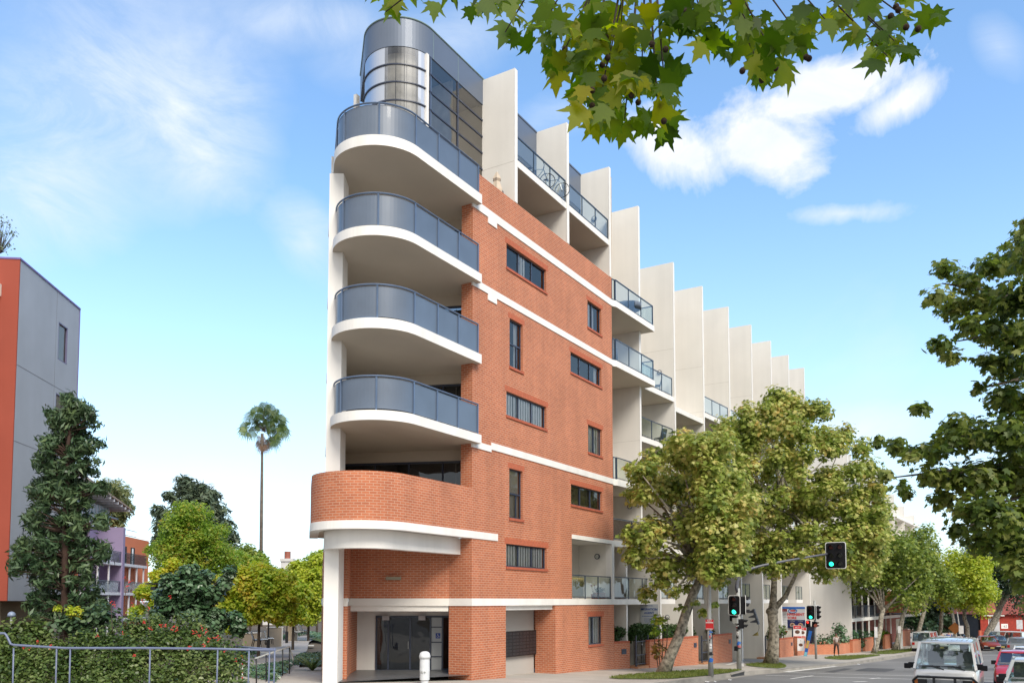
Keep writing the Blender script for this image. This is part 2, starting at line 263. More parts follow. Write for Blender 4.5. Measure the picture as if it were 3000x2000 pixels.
def leaves(name,P,Nn,size,shape,m,parent=None,var=.35,droop=0.):
    P=np.asarray(P,float); n=len(P); Nn=np.asarray(Nn,float)+RNG.normal(0,.45,(n,3)); Nn/=np.linalg.norm(Nn,axis=1)[:,None]+1e-9
    T=RNG.normal(0,1,(n,3)); T[:,2]-=droop; T-=(T*Nn).sum(1)[:,None]*Nn; T/=np.linalg.norm(T,axis=1)[:,None]+1e-9; B=np.cross(T,Nn)
    sh=LEAF[shape]; k=len(sh); S=size*(1+RNG.uniform(-var,var,n))
    V=(P[:,None,:]+S[:,None,None]*(sh[None,:,0,None]*B[:,None,:]+(sh[None,:,1,None]-.4)*T[:,None,:]+sh[None,:,2,None]*Nn[:,None,:])).reshape(-1,3)
    o0=np.array(OFF.get(parent.name,(0,0,0))) if parent else 0
    V=V-o0; me=bpy.data.meshes.new(name); me.vertices.add(len(V)); me.vertices.foreach_set('co',V.ravel().astype(np.float32))
    me.loops.add(n*k); me.loops.foreach_set('vertex_index',np.arange(n*k,dtype=np.int32)); me.polygons.add(n); me.polygons.foreach_set('loop_start',np.arange(0,n*k,k,dtype=np.int32)); me.polygons.foreach_set('loop_total',np.full(n,k,dtype=np.int32))
    me.update(); me.validate(); me.materials.append(m); o=bpy.data.objects.new(name,me); C.objects.link(o)
    if parent: o.parent=parent
    return o
def clumps(c,r,n,cr,hollow=.35,lo=-1.,flat=1.):
    out=[];c=np.array(c);r=np.array(r)
    while len(out)<n:
        d=RNG.normal(0,1,3); d/=np.linalg.norm(d)
        if d[2]<lo: continue
        q=c+d*r*RNG.uniform(hollow,1)*(1+RNG.normal(0,.06)); s=cr*RNG.uniform(.6,1.25); out.append((q,np.array((s,s,s*flat))))
    return out
def fill(cl,per,shell=.55):
    P=[];Nn=[]
    for q,s in cl:
        k=max(3,int(per*(s[0]**2)/(np.mean([t[1][0] for t in cl])**2)))
        d=RNG.normal(0,1,(k,3)); d/=np.linalg.norm(d,axis=1)[:,None]; rr=RNG.uniform(shell,1.08,(k,1)); P.append(q+d*rr*s); Nn.append(d*.7+np.array((0,0,.75)))
    return np.vstack(P),np.vstack(Nn)
def limbs(mb,base,fork,cl,r0,r1,n=9,seg=7,bend=.3):
    base=Vector(base); fork=Vector(fork)
    ts=[0,.15,.35,.6,.8,1]; ln=(fork-base).length
    pts=[base.lerp(fork,t)+Vector((random.uniform(-1,1),random.uniform(-1,1),0))*ln*.02*(1 if 0<t<1 else 0) for t in ts]
    mb.tube(pts,[r0*1.35,r0*1.05,r0,r0*.93,r0*.88,r0*.8],seg+3)
    idx=list(range(len(cl))); random.shuffle(idx)
    for i in idx[:n]:
        e=Vector(cl[i][0]); mid=fork.lerp(e,.5)+Vector((random.uniform(-1,1),random.uniform(-1,1),random.uniform(0,1)))*(e-fork).length*.12*bend*2
        st=fork+(base-fork)*random.uniform(0,.12); rr=r0*random.uniform(.4,.62)
        mb.tube([st,st.lerp(mid,.5)+Vector((0,0,.03*ln)),mid,e],[rr,rr*.8,rr*.55,r1],seg)
        for _ in range(2):
            j=random.choice(idx); e2=Vector(cl[j][0])
            if (e2-mid).length<(e-fork).length*.9: mb.tube([mid,mid.lerp(e2,.5)+Vector((0,0,.1)),e2],[rr*.45,rr*.3,r1],5)
def tree(name,label,cat,base,fork,cl,r0,leafm,shape,size,per,nl=9,group=None,bark=None,shell=.55,droop=0.,trunk=True):
    t=thing(name,label,cat,base,group=group,world=True)
    if trunk:
        mb=MB(); limbs(mb,base,fork,cl,r0,r0*.1,nl); mb.build('trunk',bark or BARK,t,smooth=True)
    P,Nn=fill(cl,per,shell); leaves('crown',P,Nn,size,shape,leafm,t,droop=droop)
    return t
# ---------------- ground ----------------
def GS(X,Y=0): return -.035*(min(X,60)-25.3)-.022*max(0,min(X,130)-60)
def GP(X,Y):
    D=.856*X+.5165*Y
    return .15-.03*(D-27) if 27<D<70 else (.15+.035*(27-D) if D<=27 else -1.14)
def G(X,Y):
    v=Y-(18.2+(X-20.5)*1.0); w=min(1,max(0,(v+1.5)/3.)); w=w*w*(3-2*w)
    return GS(X)*(1-w)+GP(X,Y)*w
KP=[(-60,11.4),(41,11.4),(45,10.8),(57,10.0),(79,8.3),(100,6.8),(120,4.0),(150,-3),(200,-17),(260,-36)]
def interp(P,x):
    for (a,b),(c,d) in zip(P,P[1:]):
        if x<=c: return b+(d-b)*max(0,min(1,(x-a)/(c-a)))
    return P[-1][1]
def kerbY(X): return interp(KP,X)
def sheet(name,xs,ylo,yhi,zf,m,ny=6,parent=None):
    mb=MB(); vs=[];fs=[]
    for x in xs:
        for j in range(ny+1):
            y=ylo(x)+(yhi(x)-ylo(x))*j/ny; vs.append((x,y,zf(x,y)))
    for i in range(len(xs)-1):
        for j in range(ny): a=i*(ny+1)+j; b=a+ny+1; fs.append((a,b,b+1,a+1))
    mb.add(vs,fs); return mb.build(name,m,parent)
def ground():
    xs=[-600,-300,-120,-60]+list(range(-50,200,4))+[220,260,320,420,600,1000,2000,4000]; ys=[-3000,-1000,-400,-150,-80,-50]+list(range(-40,160,4))+[180,220,300,500,1000,3000]
    mb=MB(); vs=[(x,y,G(x,y)-.25-(0 if abs(x)<600 and abs(y)<600 else .6)) for x in xs for y in ys]; n=len(ys)
    mb.add(vs,[(i*n+j,(i+1)*n+j,(i+1)*n+j+1,i*n+j+1) for i in range(len(xs)-1) for j in range(n-1)]); struct(mb.build('ground',SOIL,smooth=True))
    X=[-60,-40,-20]+list(np.arange(-10,262,3.))
    struct(sheet('road',X,lambda x:-30 if x<60 else -16-.25*(x-60) ,lambda x:kerbY(x)+.02,lambda x,y:GS(x)-.15,ASPH,8))
    struct(sheet('kerb',X,kerbY,lambda x:kerbY(x)+.17,lambda x,y:GS(x)+.006,KERB,1))
    mb=MB(); P=[(x,kerbY(x)) for x in X]
    for (a,b),(c,d) in zip(P,P[1:]): mb.quad((a,b,GS(a)-.25),(c,d,GS(c)-.25),(c,d,GS(c)+.006),(a,b,GS(a)+.006))
    struct(mb.build('kerb_face',KERB))
    struct(sheet('gutter',X,lambda x:kerbY(x)-.42,lambda x:kerbY(x)+.015,lambda x,y:GS(x)-.146,KERB,1))
    struct(sheet('pavement',X,lambda x:kerbY(x)+.165,lambda x:24 if x<24 else 20,lambda x,y:GS(x)+.002,PAVE,6))
    # driveway crossing
    struct(sheet('driveway',[45.0,47,50,53,56,58.6],lambda x:kerbY(x)+.0,lambda x:13.2+max(0,(x-49.5))*.42 if x>48 else 12.2,lambda x,y:GS(x)+.012,mat('driveway_asphalt',(.28,.27,.255),.9,.5,.12,.3,bscale=20),4))
    def strip(a,b,w,dz=-.142,nm='road_marking',m=LINE):
        a=Vector((*a,0));b=Vector((*b,0)); t=(b-a).normalized(); n=Vector((-t.y,t.x,0))*w/2; k=8; mb=MB(); vs=[]
        for i in range(k+1):
            p=a.lerp(b,i/k)
            for q in (p-n,p+n): vs.append((q.x,q.y,GS(q.x)+dz))
        mb.add(vs,[(2*i,2*i+1,2*i+3,2*i+2) for i in range(k)]); return struct(mb.build(nm,m))
    strip((44.9,10.45),(48.6,-1.),.16); strip((41.0,10.6),(45.4,-1.),.16); strip((38.9,8.95),(42.6,8.75),.12); strip((42.0,6.1),(43.2,5.85),.16); strip((38.8,6.3),(39.6,5.9),.2); strip((45.1,10.62),(55.4,10.0),.34,-.138); strip((46,13.2),(53.0,15.2),.3,.016); strip((47.4,14.4),(54.8,15.6),.3,.016)
    for x in range(60,100,9): strip((x,2.5-.08*(x-60)),(x+3,2.4-.08*(x-60)),.14)
    m=MB()
    for k in range(60):
        x=18+k*1.5; m.quad((x,kerbY(x)+.2,GS(x)+.006),(x+.014,kerbY(x)+.2,GS(x)+.006),(x+.014,18.,GS(x)+.006),(x,18.,GS(x)+.006))
    struct(m.build('pavement_joint',mat('joint_dirt',(.16,.14,.12),.9)))
    m=MB(); AP=mat('asphalt_patch',(.075,.075,.078),.9,.8,.2,.4,bscale=30)
    for x0,y0,w,l in ((50,6.5,1.6,5.),(62,4.2,2.2,7),(34,5.,1.2,3.),(47,8.6,.5,6.)):
        vs=[(x0+l*u,y0+w*v,GS(x0+l*u)-.146) for u,v in ((0,0),(.5,-.04),(1,.03),(1,1),(.45,1.05),(0,.97))]; m.add(vs,[(0,1,2,3,4,5)])
    struct(m.build('road_patch',AP))
    # grass verges
    def verge(name,pts,seedn):
        mb=MB(); n=len(pts); cx=sum(p[0] for p in pts)/n; cy=sum(p[1] for p in pts)/n
        # smooth outline
        q=[]
        for i in range(n):
            a,b=pts[i],pts[(i+1)%n]; q+=[(a[0]*.75+b[0]*.25,a[1]*.75+b[1]*.25),(a[0]*.25+b[0]*.75,a[1]*.25+b[1]*.75)]
        vs=[(cx,cy,GS(cx)+.05)]+[(a,b,GS(a)+.02) for a,b in q]; k=len(q)
        mb.add(vs,[(0,1+i,1+(i+1)%k) for i in range(k)]); struct(mb.build(name,GRASS))
        tri=[]; P=[]
        while len(P)<seedn:
            i=random.randrange(k); a=q[i];b=q[(i+1)%k]; u,v=random.random(),random.random()
            if u+v>1:u,v=1-u,1-v
            x=cx+(a[0]-cx)*u+(b[0]-cx)*v; y=cy+(a[1]-cy)*u+(b[1]-cy)*v; P.append((x,y,GS(x)+.055))
        Nn=RNG.normal(0,1,(len(P),3)); Nn[:,2]*=.2
        g=leaves('grass',P,Nn,.10,'lance',LGRASS,droop=-3); struct(g,'stuff')
    verge('grass_verge',[(29.8,13.9),(31.5,12.0),(34,11.65),(38,11.65),(41.3,11.65),(41.2,12.4),(40.2,13.2),(36,13.9),(32.5,14.2)],5000)
    verge('grass_verge',[(44.8,11.1),(47.2,11.0),(52,12.4),(53.4,13.2),(51,13.8),(47.5,13.6)],1500)
    verge('grass_verge',[(62.5,10.6),(67,10.2),(75,9.7),(73,10.9),(68.5,12.5),(64,12.6)],1800)
    verge('grass_verge',[(75.5,9.6),(84,8.9),(97,7.9),(94,9.4),(86,11),(78,11.6)],2000)
LGRASS=leafmat('grass_blades',[(.10,.14,.02),(.16,.20,.04),(.22,.22,.07)],.3,.6)
ground()
# ---------------- main apartment building ----------------
YF=16.94
AB=thing('apartment_building','red brick flatiron apartment building with curved balconies and a row of tall cream fin walls','building',(25.28,16.94,0),world=True)
def wallgrid(xs0,xs1,z0,z1,holes,Y,depth,side=-1):
    mb=MB(); xs=sorted({xs0,xs1,*[h[0] for h in holes],*[h[1] for h in holes]}); zs=sorted({z0,z1,*[h[2] for h in holes],*[h[3] for h in holes]})
    for a,b in zip(xs,xs[1:]):
        for c,d in zip(zs,zs[1:]):
            mx,mz=(a+b)/2,(c+d)/2
            if any(h[0]<mx<h[1] and h[2]<mz<h[3] for h in holes): continue
            mb.quad((a,Y,c),(b,Y,c),(b,Y,d),(a,Y,d))
    for a,b,c,d in holes:
        y1=Y+depth
        if c>z0+.01: mb.quad((a,Y,c),(a,y1,c),(b,y1,c),(b,Y,c))
        if d<z1-.01: mb.quad((a,Y,d),(b,Y,d),(b,y1,d),(a,y1,d))
        if a>xs0+.01: mb.quad((a,Y,c),(a,Y,d),(a,y1,d),(a,y1,c))
        if b<xs1-.01: mb.quad((b,Y,c),(b,y1,c),(b,y1,d),(b,Y,d))
    return mb
XL,XR=25.28,37.65
WN=[(27.67,30.92,15.95,16.92,(.33,.66),'dv'),(34.92,36.45,15.6,16.88,(.42,),'cur'),(27.9,28.93,12.04,13.97,'h','dark'),(33.16,36.4,13.05,13.97,(.33,.66),'dark'),(27.66,30.9,10.05,11.0,(.33,.66),'vert'),(34.9,36.42,9.7,10.99,(.5,),'vert'),(27.88,28.92,6.06,8.0,'h','cream'),(33.14,36.38,7.1,8.0,(.33,.66),'ven'),(27.65,30.9,4.16,5.04,(.33,.66),'vert'),(34.83,36.35,.84,2.12,(.42,),'vert')]
def facade():
    holes=[w[:4] for w in WN]
    VO=(33.2,37.42,2.93,5.6)
    mb=wallgrid(XL,XR,2.93,18.84,[h for h in holes if h[2]>3]+[VO],YF,.22)
    low=wallgrid(31.65,XR,-.7,2.66,[holes[-1]],YF,.22)
    mb.add(low.v,low.f,low.uv)
    # solid body behind (returns)
    mb.quad((XL,YF,-.4),(27.63,YF,-.4),(27.63,YF,2.66),(XL,YF,2.66))
    mb.quad((XL,YF+1,-.4),(XL,YF,-.4),(XL,YF,2.66),(XL,YF+1,2.66)); mb.quad((XL,YF+1,2.93),(XL,YF,2.93),(XL,YF,5.12),(XL,YF+1,5.12))
    mb.quad((27.63,YF,-.4),(27.63,YF+1,-.4),(27.63,YF+1,2.66),(27.63,YF,2.66))
    mb.quad((31.65,YF+1,-.4),(31.65,YF,-.4),(31.65,YF,2.66),(31.65,YF+1,2.66))
    mb.quad((XL,YF+.5,5.3),(XL,YF,5.3),(XL,YF,18.84),(XL,YF+.5,18.84))
    mb.quad((XL,YF+.5,5.3),(XL,YF+.5,18.84),(26.6,YF+.5,18.84),(26.6,YF+.5,5.3))
    mb.quad((XR,YF,-.7),(XR,YF+5,-.7),(XR,YF+5,18.84),(XR,YF,18.84))
    mb.quad((XL,YF,18.84),(XR,YF,18.84),(XR,YF+.3,18.84),(XL,YF+.3,18.84)); mb.quad((XR,YF+.3,18.84),(XL,YF+.3,18.84),(XL,YF+.3,17.6),(XR,YF+.3,17.6))
    mb.build('brick_wall',BR,AB)
    # soldier course over windows and sills
    for a,b,c,d,k,st in WN:
        w=MB(); t=.05
        w.box(a,b,YF+.10,YF+.16,c,c+t); w.box(a,b,YF+.10,YF+.16,d-t,d); w.box(a,a+t,YF+.10,YF+.16,c+t,d-t); w.box(b-t,b,YF+.10,YF+.16,c+t,d-t)
        if k=='h': w.box(a+t,b-t,YF+.09,YF+.15,(c+d)/2-.03,(c+d)/2+.03); w.box(a+.66,a+.71,YF+.105,YF+.15,c+t,(c+d)/2-.03)
        else:
            for q in k: x=a+(b-a)*q; w.box(x-.03,x+.03,YF+.095,YF+.155,c+t,d-t)
        f=w.build('window',FRM,AB)
        MB().quad((a+t,YF+.13,c+t),(b-t,YF+.13,c+t),(b-t,YF+.13,d-t),(a+t,YF+.13,d-t)).build('pane',GLASS,f)
        s=MB(); s.box(a-.03,b+.05,YF-.045,YF+.14,c-.1,c-.002); s.build('sill',SILL,f)
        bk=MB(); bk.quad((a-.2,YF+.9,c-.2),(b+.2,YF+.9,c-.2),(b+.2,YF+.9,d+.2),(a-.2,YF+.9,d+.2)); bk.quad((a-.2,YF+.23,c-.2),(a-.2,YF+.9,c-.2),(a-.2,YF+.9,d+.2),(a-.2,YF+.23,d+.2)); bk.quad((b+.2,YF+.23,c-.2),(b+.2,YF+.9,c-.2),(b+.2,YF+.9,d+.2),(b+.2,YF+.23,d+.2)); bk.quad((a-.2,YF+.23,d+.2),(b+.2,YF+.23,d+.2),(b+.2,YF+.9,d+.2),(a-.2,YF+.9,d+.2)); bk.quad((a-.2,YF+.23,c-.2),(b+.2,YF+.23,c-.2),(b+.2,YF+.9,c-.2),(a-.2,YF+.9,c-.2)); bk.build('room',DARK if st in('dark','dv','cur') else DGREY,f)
        bl=MB()
        if st in('vert','cur','dv'):
            x=a+.02; xe=b-.02
            if st=='dv': x=a+.36*(b-a); xe=a+.55*(b-a)
            if st=='cur': xe=a+.5*(b-a)
            i=0
            while x<xe-.05:
                if not(st=='vert' and random.random()<.06): bl.quad((x,YF+.185,c),(x+.085,YF+.165+.04*(i%2),c),(x+.085,YF+.165+.04*(i%2),d),(x,YF+.185,d))
                x+=.1; i+=1
            if st=='cur': bl.quad((b-.5,YF+.3,c),(b-.35,YF+.27,c),(b-.35,YF+.27,d),(b-.5,YF+.3,d))
            bl.build('blind',BLIND,f)
        if st=='ven':
            z=c
            while z<d: bl.quad((a,YF+.165,z),(b,YF+.165,z),(b,YF+.19,z+.022),(a,YF+.19,z+.022)); z+=.035
            bl.build('blind',BLINDC,f)
        if st=='cream': bl.quad((a,YF+.2,c),(b,YF+.2,c),(b,YF+.2,d),(a,YF+.2,d)); bl.build('blind',BLINDC,f)
        if st=='dark': bl.quad((b-.25,YF+.3,c),(b-.05,YF+.27,c),(b-.05,YF+.27,d),(b-.25,YF+.3,d)); bl.build('curtain',BLIND,f)
        sc=MB(); x=a-.12
        while x<b+.1: sc.box(x+.005,x+.078,YF-.003,YF+.02,d+.004,d+.22); x+=.086
        sc.build('lintel_course',SILL if False else BRL,f)
    # white string courses
    def band(x0,x1,z0,z1,extra=()):
        m=MB(); m.box(x0,x1,YF-.028,YF+.05,z0,z1)
        for e in extra: m.box(*e)
        m.build('string_course',WHITE,AB)
    band(XL-.003,XR+.02,17.41,17.73,[(26.3,26.92,YF-.031,YF+.05,17.19,17.415)]); band(XL-.003,XR+.02,14.43,14.71,[(26.3,26.92,YF-.031,YF+.05,14.2,14.435)])
    m=MB(); m.box(26.55,XR+.02,YF-.028,YF+.05,8.52,8.79); m.box(XL-.003,26.55,YF-.028,YF+.05,8.42,8.66); m.build('string_course',WHITE,AB)
    m=MB(); m.box(XL-.028,27.66,YF-.028,YF+.02,2.662,2.93); m.box(XL-.028,XL+.3,YF+.02,YF+1,2.662,2.93); m.box(27.66,43.2,YF-.028,YF+.3,2.662,2.93); m.build('string_course',WHITE,AB)
    MB().box(33.2,37.9,YF-.028,YF+.2,5.58,5.77).build('string_course',WHITE,AB)
    # recessed balcony in brick
    b=MB(); b.quad((33.2,18.7,2.9),(37.42,18.7,2.9),(37.42,18.7,5.6),(33.2,18.7,5.6)); b.quad((37.42,YF,2.93),(37.42,YF,5.6),(37.42,18.7,5.6),(37.42,18.7,2.93)); b.quad((33.2,YF,5.58),(37.42,YF,5.58),(37.42,18.7,5.58),(33.2,18.7,5.58)); b.quad((33.2,YF,2.93),(37.42,YF,2.93),(37.42,18.7,2.93),(33.2,18.7,2.93)); b.build('loggia',CREAM,AB)
    MB().box(37.40,37.66,YF-.03,YF+.3,2.93,5.58).build('column',WHITE,AB)
    MB().box(33.22,33.5,18.55,18.68,2.94,5.2).build('door',mat('brown_door',(.16,.07,.04),.5),AB)
    rail_straight((33.2,YF+.03),(37.3,YF+.03),2.93,1.05,3)
    # entrance area of mailboxes
    e=MB(); e.quad((27.63,18.0,-.4),(31.65,18.0,-.4),(31.65,18.0,2.66),(27.63,18.0,2.66)); e.build('alcove_wall',mat('grey_render',(.42,.39,.36),.85,.5,.05),AB)
    MB().box(27.63,31.6,YF+.12,YF+.3,2.48,2.66).build('lintel',WHITE,AB)
    mb=MB(); mb.box(29.0,31.62,17.86,17.99,.57,1.6); ml=mb.build('mailbox_bank',BLACK,AB)
    k=MB()
    for r in range(7):
        for c_ in range(9): x=29.08+c_*.28; z=.62+r*.138; k.box(x,x+.25,17.845,17.862,z,z+.09)
    k.build('mailbox_flaps',mat('dark_flaps',(.028,.026,.03),.35),ml)
BRL=mat('soldier_brick',(.44,.115,.055),.85,9,.16,.2)
def rail_straight(a,b,z,h,n,glass=True,parent=None,gm=None,name='railing',ends=True,inset=.03):
    parent=parent or AB; m=MB(); a=Vector((*a,z));b=Vector((*b,z)); up=Vector((0,0,1))
    m.bar(a+up*h,b+up*h,.06,.045); m.bar(a+up*.07,b+up*.07,.035,.03)
    for i in range(n+1):
        if not ends and i in(0,n): continue
        p=a.lerp(b,i/n); m.bar(p,p+up*(h-.02),.04,.045)
    o=m.build(name,RAIL,parent)
    if glass: g=MB(); g.quad(a+up*.1,b+up*.1,b+up*(h-.04),a+up*(h-.04)); g.build('glass_panel',gm or RGLASS,o)
    return o
facade()
def nose(xc,y,r,xend,n=22,back=2.2,turn=135):
    # street line from xend towards the nose, round the arc, then back along the rear side
    pts=[(xend,y)]; cx,cy=xc,y+r
    for i in range(n+1):
        a=R(-90-turn*i/n); pts.append((cx+r*math.cos(a),cy+r*math.sin(a)))
    d=(math.cos(R(180-turn)),math.sin(R(180-turn))); l=pts[-1]; pts.append((l[0]+d[0]*back,l[1]+d[1]*back)); return pts
def curved_balconies():
    for i,(zt,zb) in enumerate(((17.9,17.55),(14.88,14.56),(11.86,11.52),(8.88,8.56))):
        P=nose(21.66,16.7,1.587,25.53,28); poly=P+[(24.7,23.6),(26.9,21.6),(26.9,YF+.52),(25.53,YF+.52),(25.53,YF-.03)]
        s=MB(); s.prism(poly[::-1],zb,zt,caps=False)
        s.add([(p[0],p[1],zt) for p in poly],[tuple(range(len(poly)))[::-1]])
        b=s.build('balcony',WHITE,AB)
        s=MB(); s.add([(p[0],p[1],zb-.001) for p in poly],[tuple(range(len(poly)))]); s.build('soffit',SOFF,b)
        PP=offset(P,-.10)
        PP[0]=(25.45,PP[0][1])
        # panels
        L=[0]
        for a,c in zip(PP,PP[1:]): L.append(L[-1]+math.hypot(c[0]-a[0],c[1]-a[1]))
        def at(u):
            for k in range(len(L)-1):
                if u<=L[k+1]: t=(u-L[k])/(L[k+1]-L[k]); return (PP[k][0]+(PP[k+1][0]-PP[k][0])*t,PP[k][1]+(PP[k+1][1]-PP[k][1])*t)
            return PP[-1]
        m=MB(); m.tube([(p[0],p[1],zt+1.12) for p in PP],.032,6); posts=[0.,1.28,2.56,3.83,4.95,6.1,7.2,8.4,9.5]
        posts=[0,1.25,2.5,3.79,5.15,6.5,7.6,8.7]
        for u in posts:
            if u<L[-1]: q=at(u+.02); m.box(q[0]-.022,q[0]+.022,q[1]-.022,q[1]+.022,zt,zt+1.1)
        rl=m.build('railing',RAILT,b)
        g=MB(); g.wallpath([( p[0],p[1]) for p in offset(PP,-.035)],zt+.07,zt+1.07,.012); g.build('glass_panel',PANEL,b,smooth=False)
    # podium parapet
    P=nose(21.5,YF,1.757,XL,30,back=3.0)
    m=MB(); m.wallpath(P,5.36,6.93,-.22) ; m.build('brick_parapet',BR,AB)
    m=MB(); m.wallpath([(27.01,YF-.03)]+offset(P,.03)[0:],5.10,5.362,-.3); m.build('string_course',WHITE,AB)
    poly=P+[(XL,21.5)]; f=MB(); f.add([(p[0],p[1],5.13) for p in poly],[tuple(range(len(poly)))]); f.add([(p[0],p[1],5.85) for p in offset(P,-.21)]+[(XL,21.5,5.85)],[tuple(range(len(poly)))[::-1]]); f.build('soffit',SOFF,AB)
    B=nose(21.5,YF+.5,1.3,XL-.002,26,back=.35); m=MB(); m.wallpath(B,4.52,5.115,-.35); m.build('curved_beam',WHITE,AB)
def entrance():
    # nose column
    c=MB(); c.prism([(20.57,19.63),(20.82,19.22),(21.62,19.72),(21.45,20.35)][::-1],-.1,17.3); c.build('column',WHITE,AB)
    # rear side wall, brick below, cream above
    w=MB(); w.prism([(21.12,20.17),(21.6,20.0),(45.5,42.6),(44.6,42.72)],-.9,2.66); w.prism([(21.12,20.17),(21.6,20.0),(45.5,42.6),(44.6,42.72)],2.93,5.12); w.build('brick_wall',BR,AB)
    w=MB(); w.prism([(21.09,20.17),(21.6,20.0),(45.5,42.6),(44.57,42.75)],2.66,2.93); w.build('string_course',WHITE,AB)
    w=MB(); w.prism([(21.4,20.35),(21.75,20.25),(45.5,42.5),(44.9,42.6)],5.12,18.5); w.build('rear_wall',CREAM,AB)
    # inner brick piers
    w=MB(); w.prism([(21.8,19.93),(21.89,19.78),(23.54,21.12),(23.3,21.35)],-.1,2.66); w.prism([(21.8,19.93),(21.89,19.78),(23.54,21.12),(23.3,21.35)],2.93,5.12); w.prism([(23.5,21.2),(23.56,21.12),(24.97,22.06),(24.9,22.2)],-.1,2.45); 
    w.prism([(23.42,21.13),(25.28,17.93),(25.5,18.05),(23.62,21.25)],2.93,5.12); w.build('recess_brick_wall',BR,AB)
    w=MB(); w.prism([(21.77,19.94),(21.87,19.75),(23.4,21.12),(23.3,21.35)],2.66,2.93); w.prism([(23.40,21.11),(25.26,17.91),(25.5,18.05),(23.62,21.25)],2.66,2.93); w.prism([(23.47,21.13),(25.30,17.98),(25.5,18.1),(23.62,21.3)],2.46,2.658); w.build('string_course',CREAM,AB)
    d=Vector((26.82-24.97,18.99-22.06,0)); L=d.length; t=d/L; n=Vector((t.y,-t.x,0)); o=Vector((24.97,22.06,0))
    if n.x>0: n=-n
    def P(u,v): q=o+t*u+n*v; return (q.x,q.y)
    def pb(mb,u0,u1,v0,v1,z0,z1): mb.prism([P(u0,v1),P(u1,v1),P(u1,v0),P(u0,v0)],z0,z1)
    k=L/(1318-1047)
    U=lambda px:(px-1047)*k
    m=MB(); pb(m,-.1,L+2,-.1,0,2.27,2.7); pb(m,-.1,U(1104),-.1,0,-.1,2.27); m.build('lobby_wall',CREAM,AB)
    m=MB()
    for px in (1104,1139,1203,1262,1297,1317): pb(m,U(px)-.03,U(px)+.03,-.02,.05,.13,2.27)
    pb(m,U(1104),L+.5,-.02,.05,2.2,2.27); pb(m,U(1104),L+.5,-.02,.05,.1,.2)
    for z in (1.83,1.25,.7): pb(m,U(1265),U(1297),-.02,.045,z-.02,z+.02)
    dr=m.build('entry_door',FRM,AB)
    g=MB(); pb(g,U(1104),U(1264),0,.012,.2,2.2); g.build('pane',TGL,dr)
    g=MB(); pb(g,U(1265),U(1296),-.01,.01,.2,2.2); g.build('frosted_pane',mat('frosted_pane',(.42,.44,.44),.3,2,.05),dr)
    g=MB(); q=P(U(1198),.09); g.tube([(q[0],q[1],1.0),(q[0],q[1],1.28)],.018,6); g.build('handle',STEEL,dr)
    g=MB(); pb(g,U(1104)-.3,L+.6,-3.,-2.9,-.1,2.6); g.build('lobby_back',mat('lobby_brown',(.10,.045,.025),.7,2,.4),dr)
    for px in (1133,1238):
        g=MB(); pb(g,U(px)-.12,U(px)+.14,.05,.3,2.1,2.27); g.build('wall_light',mat('lamp_box',(.45,.42,.42),.5),AB)
    s=thing('accessibility_sign','small square blue wheelchair access sign on the lobby glass','sign',(*P(U(1284),.03),1.5),math.atan2(n.y,n.x)+math.pi/2)
    MB().box(-.09,.09,-.006,0,-.1,.1).build('plate',mat('sign_blue',(.01,.05,.3),.4),s)
    m=MB(); m.sphere((-.01,-.009,.06),.014,8,4,(1,.3,1)); m.tube([(-.01,-.009,.045),(-.005,-.009,0),(.035,-.009,-.005),(.05,-.009,-.06)],.007,5); m.tube([(.035*math.cos(a)-.01,-.009,-.03+.035*math.sin(a)) for a in [R(x) for x in range(120,400,20)]],.005,5,False); m.build('wheelchair_symbol',WHITE,s)
    f=MB(); f.add([(x,y,.19) for x,y in ((20.9,19.3),(25.28,17.0),(27.6,17.9),(27.4,19.3),(24.97,22.3),(23,21.3))],[(0,1,2,3,4,5)]); struct(f.build('entrance_floor',mat('dark_tile',(.10,.10,.10),.35,2,.2)))
    l=MB(); q=(24.15,19.85); l.prism([(24.02,19.86),(24.30,19.38),(24.22,19.33),(23.94,19.81)],3.6,3.72); l.build('wall_light',mat('brass_light',(.25,.22,.15),.4),AB)
    # loggia rooms behind the curved balconies
    m=MB()
    for zb,zt in ((5.85,8.56),(8.88,11.52),(11.86,14.56),(14.88,17.55)):
        m.prism([(24.5,22.5),(26.45,YF+.52),(26.65,YF+.6),(24.7,22.6)],zt-.42,zt+.31)
    m.prism([(23.2,21.6),(24.5,22.5),(24.6,22.7),(23.1,21.8)],5.85,17.55)
    m.build('loggia_wall',SOFF,AB)
    for zb,zt in ((5.85,8.56),(8.88,11.52),(11.86,14.56),(14.88,17.55)):
        m=MB(); a=Vector((24.5,22.5));b=Vector((26.45,YF+.54))
        for i in range(5):
            p=a.lerp(b,i/4); m.box(p.x-.03,p.x+.03,p.y-.03,p.y+.03,zb,zt-.42)
        m.bar((a.x,a.y,zt-.45),(b.x,b.y,zt-.45),.05,.08); m.bar((a.x,a.y,zb+.04),(b.x,b.y,zb+.04),.05,.08)
        w=m.build('sliding_door',FRM,AB)
        MB().quad((a.x,a.y,zb),(b.x,b.y,zb),(b.x,b.y,zt-.42),(a.x,a.y,zt-.42)).build('pane',TGL,w)
        MB().quad((a.x+1.5,a.y+1.5,zb),(b.x+1.5,b.y+.3,zb),(b.x+1.5,b.y+.3,zt),(a.x+1.5,a.y+1.5,zt)).build('room',DARK,w)
        c=MB()
        for j in range(7): x=a.lerp(b,.86+j*.018)+Vector((.1,.2)); y=a.lerp(b,.868+j*.018)+Vector((.1,.2+.05*(j%2))); c.quad((x.x,x.y,zb),(y.x,y.y,zb),(y.x,y.y,zt-.5),(x.x,x.y,zt-.5))
        c.build('curtain',BLINDC,w)
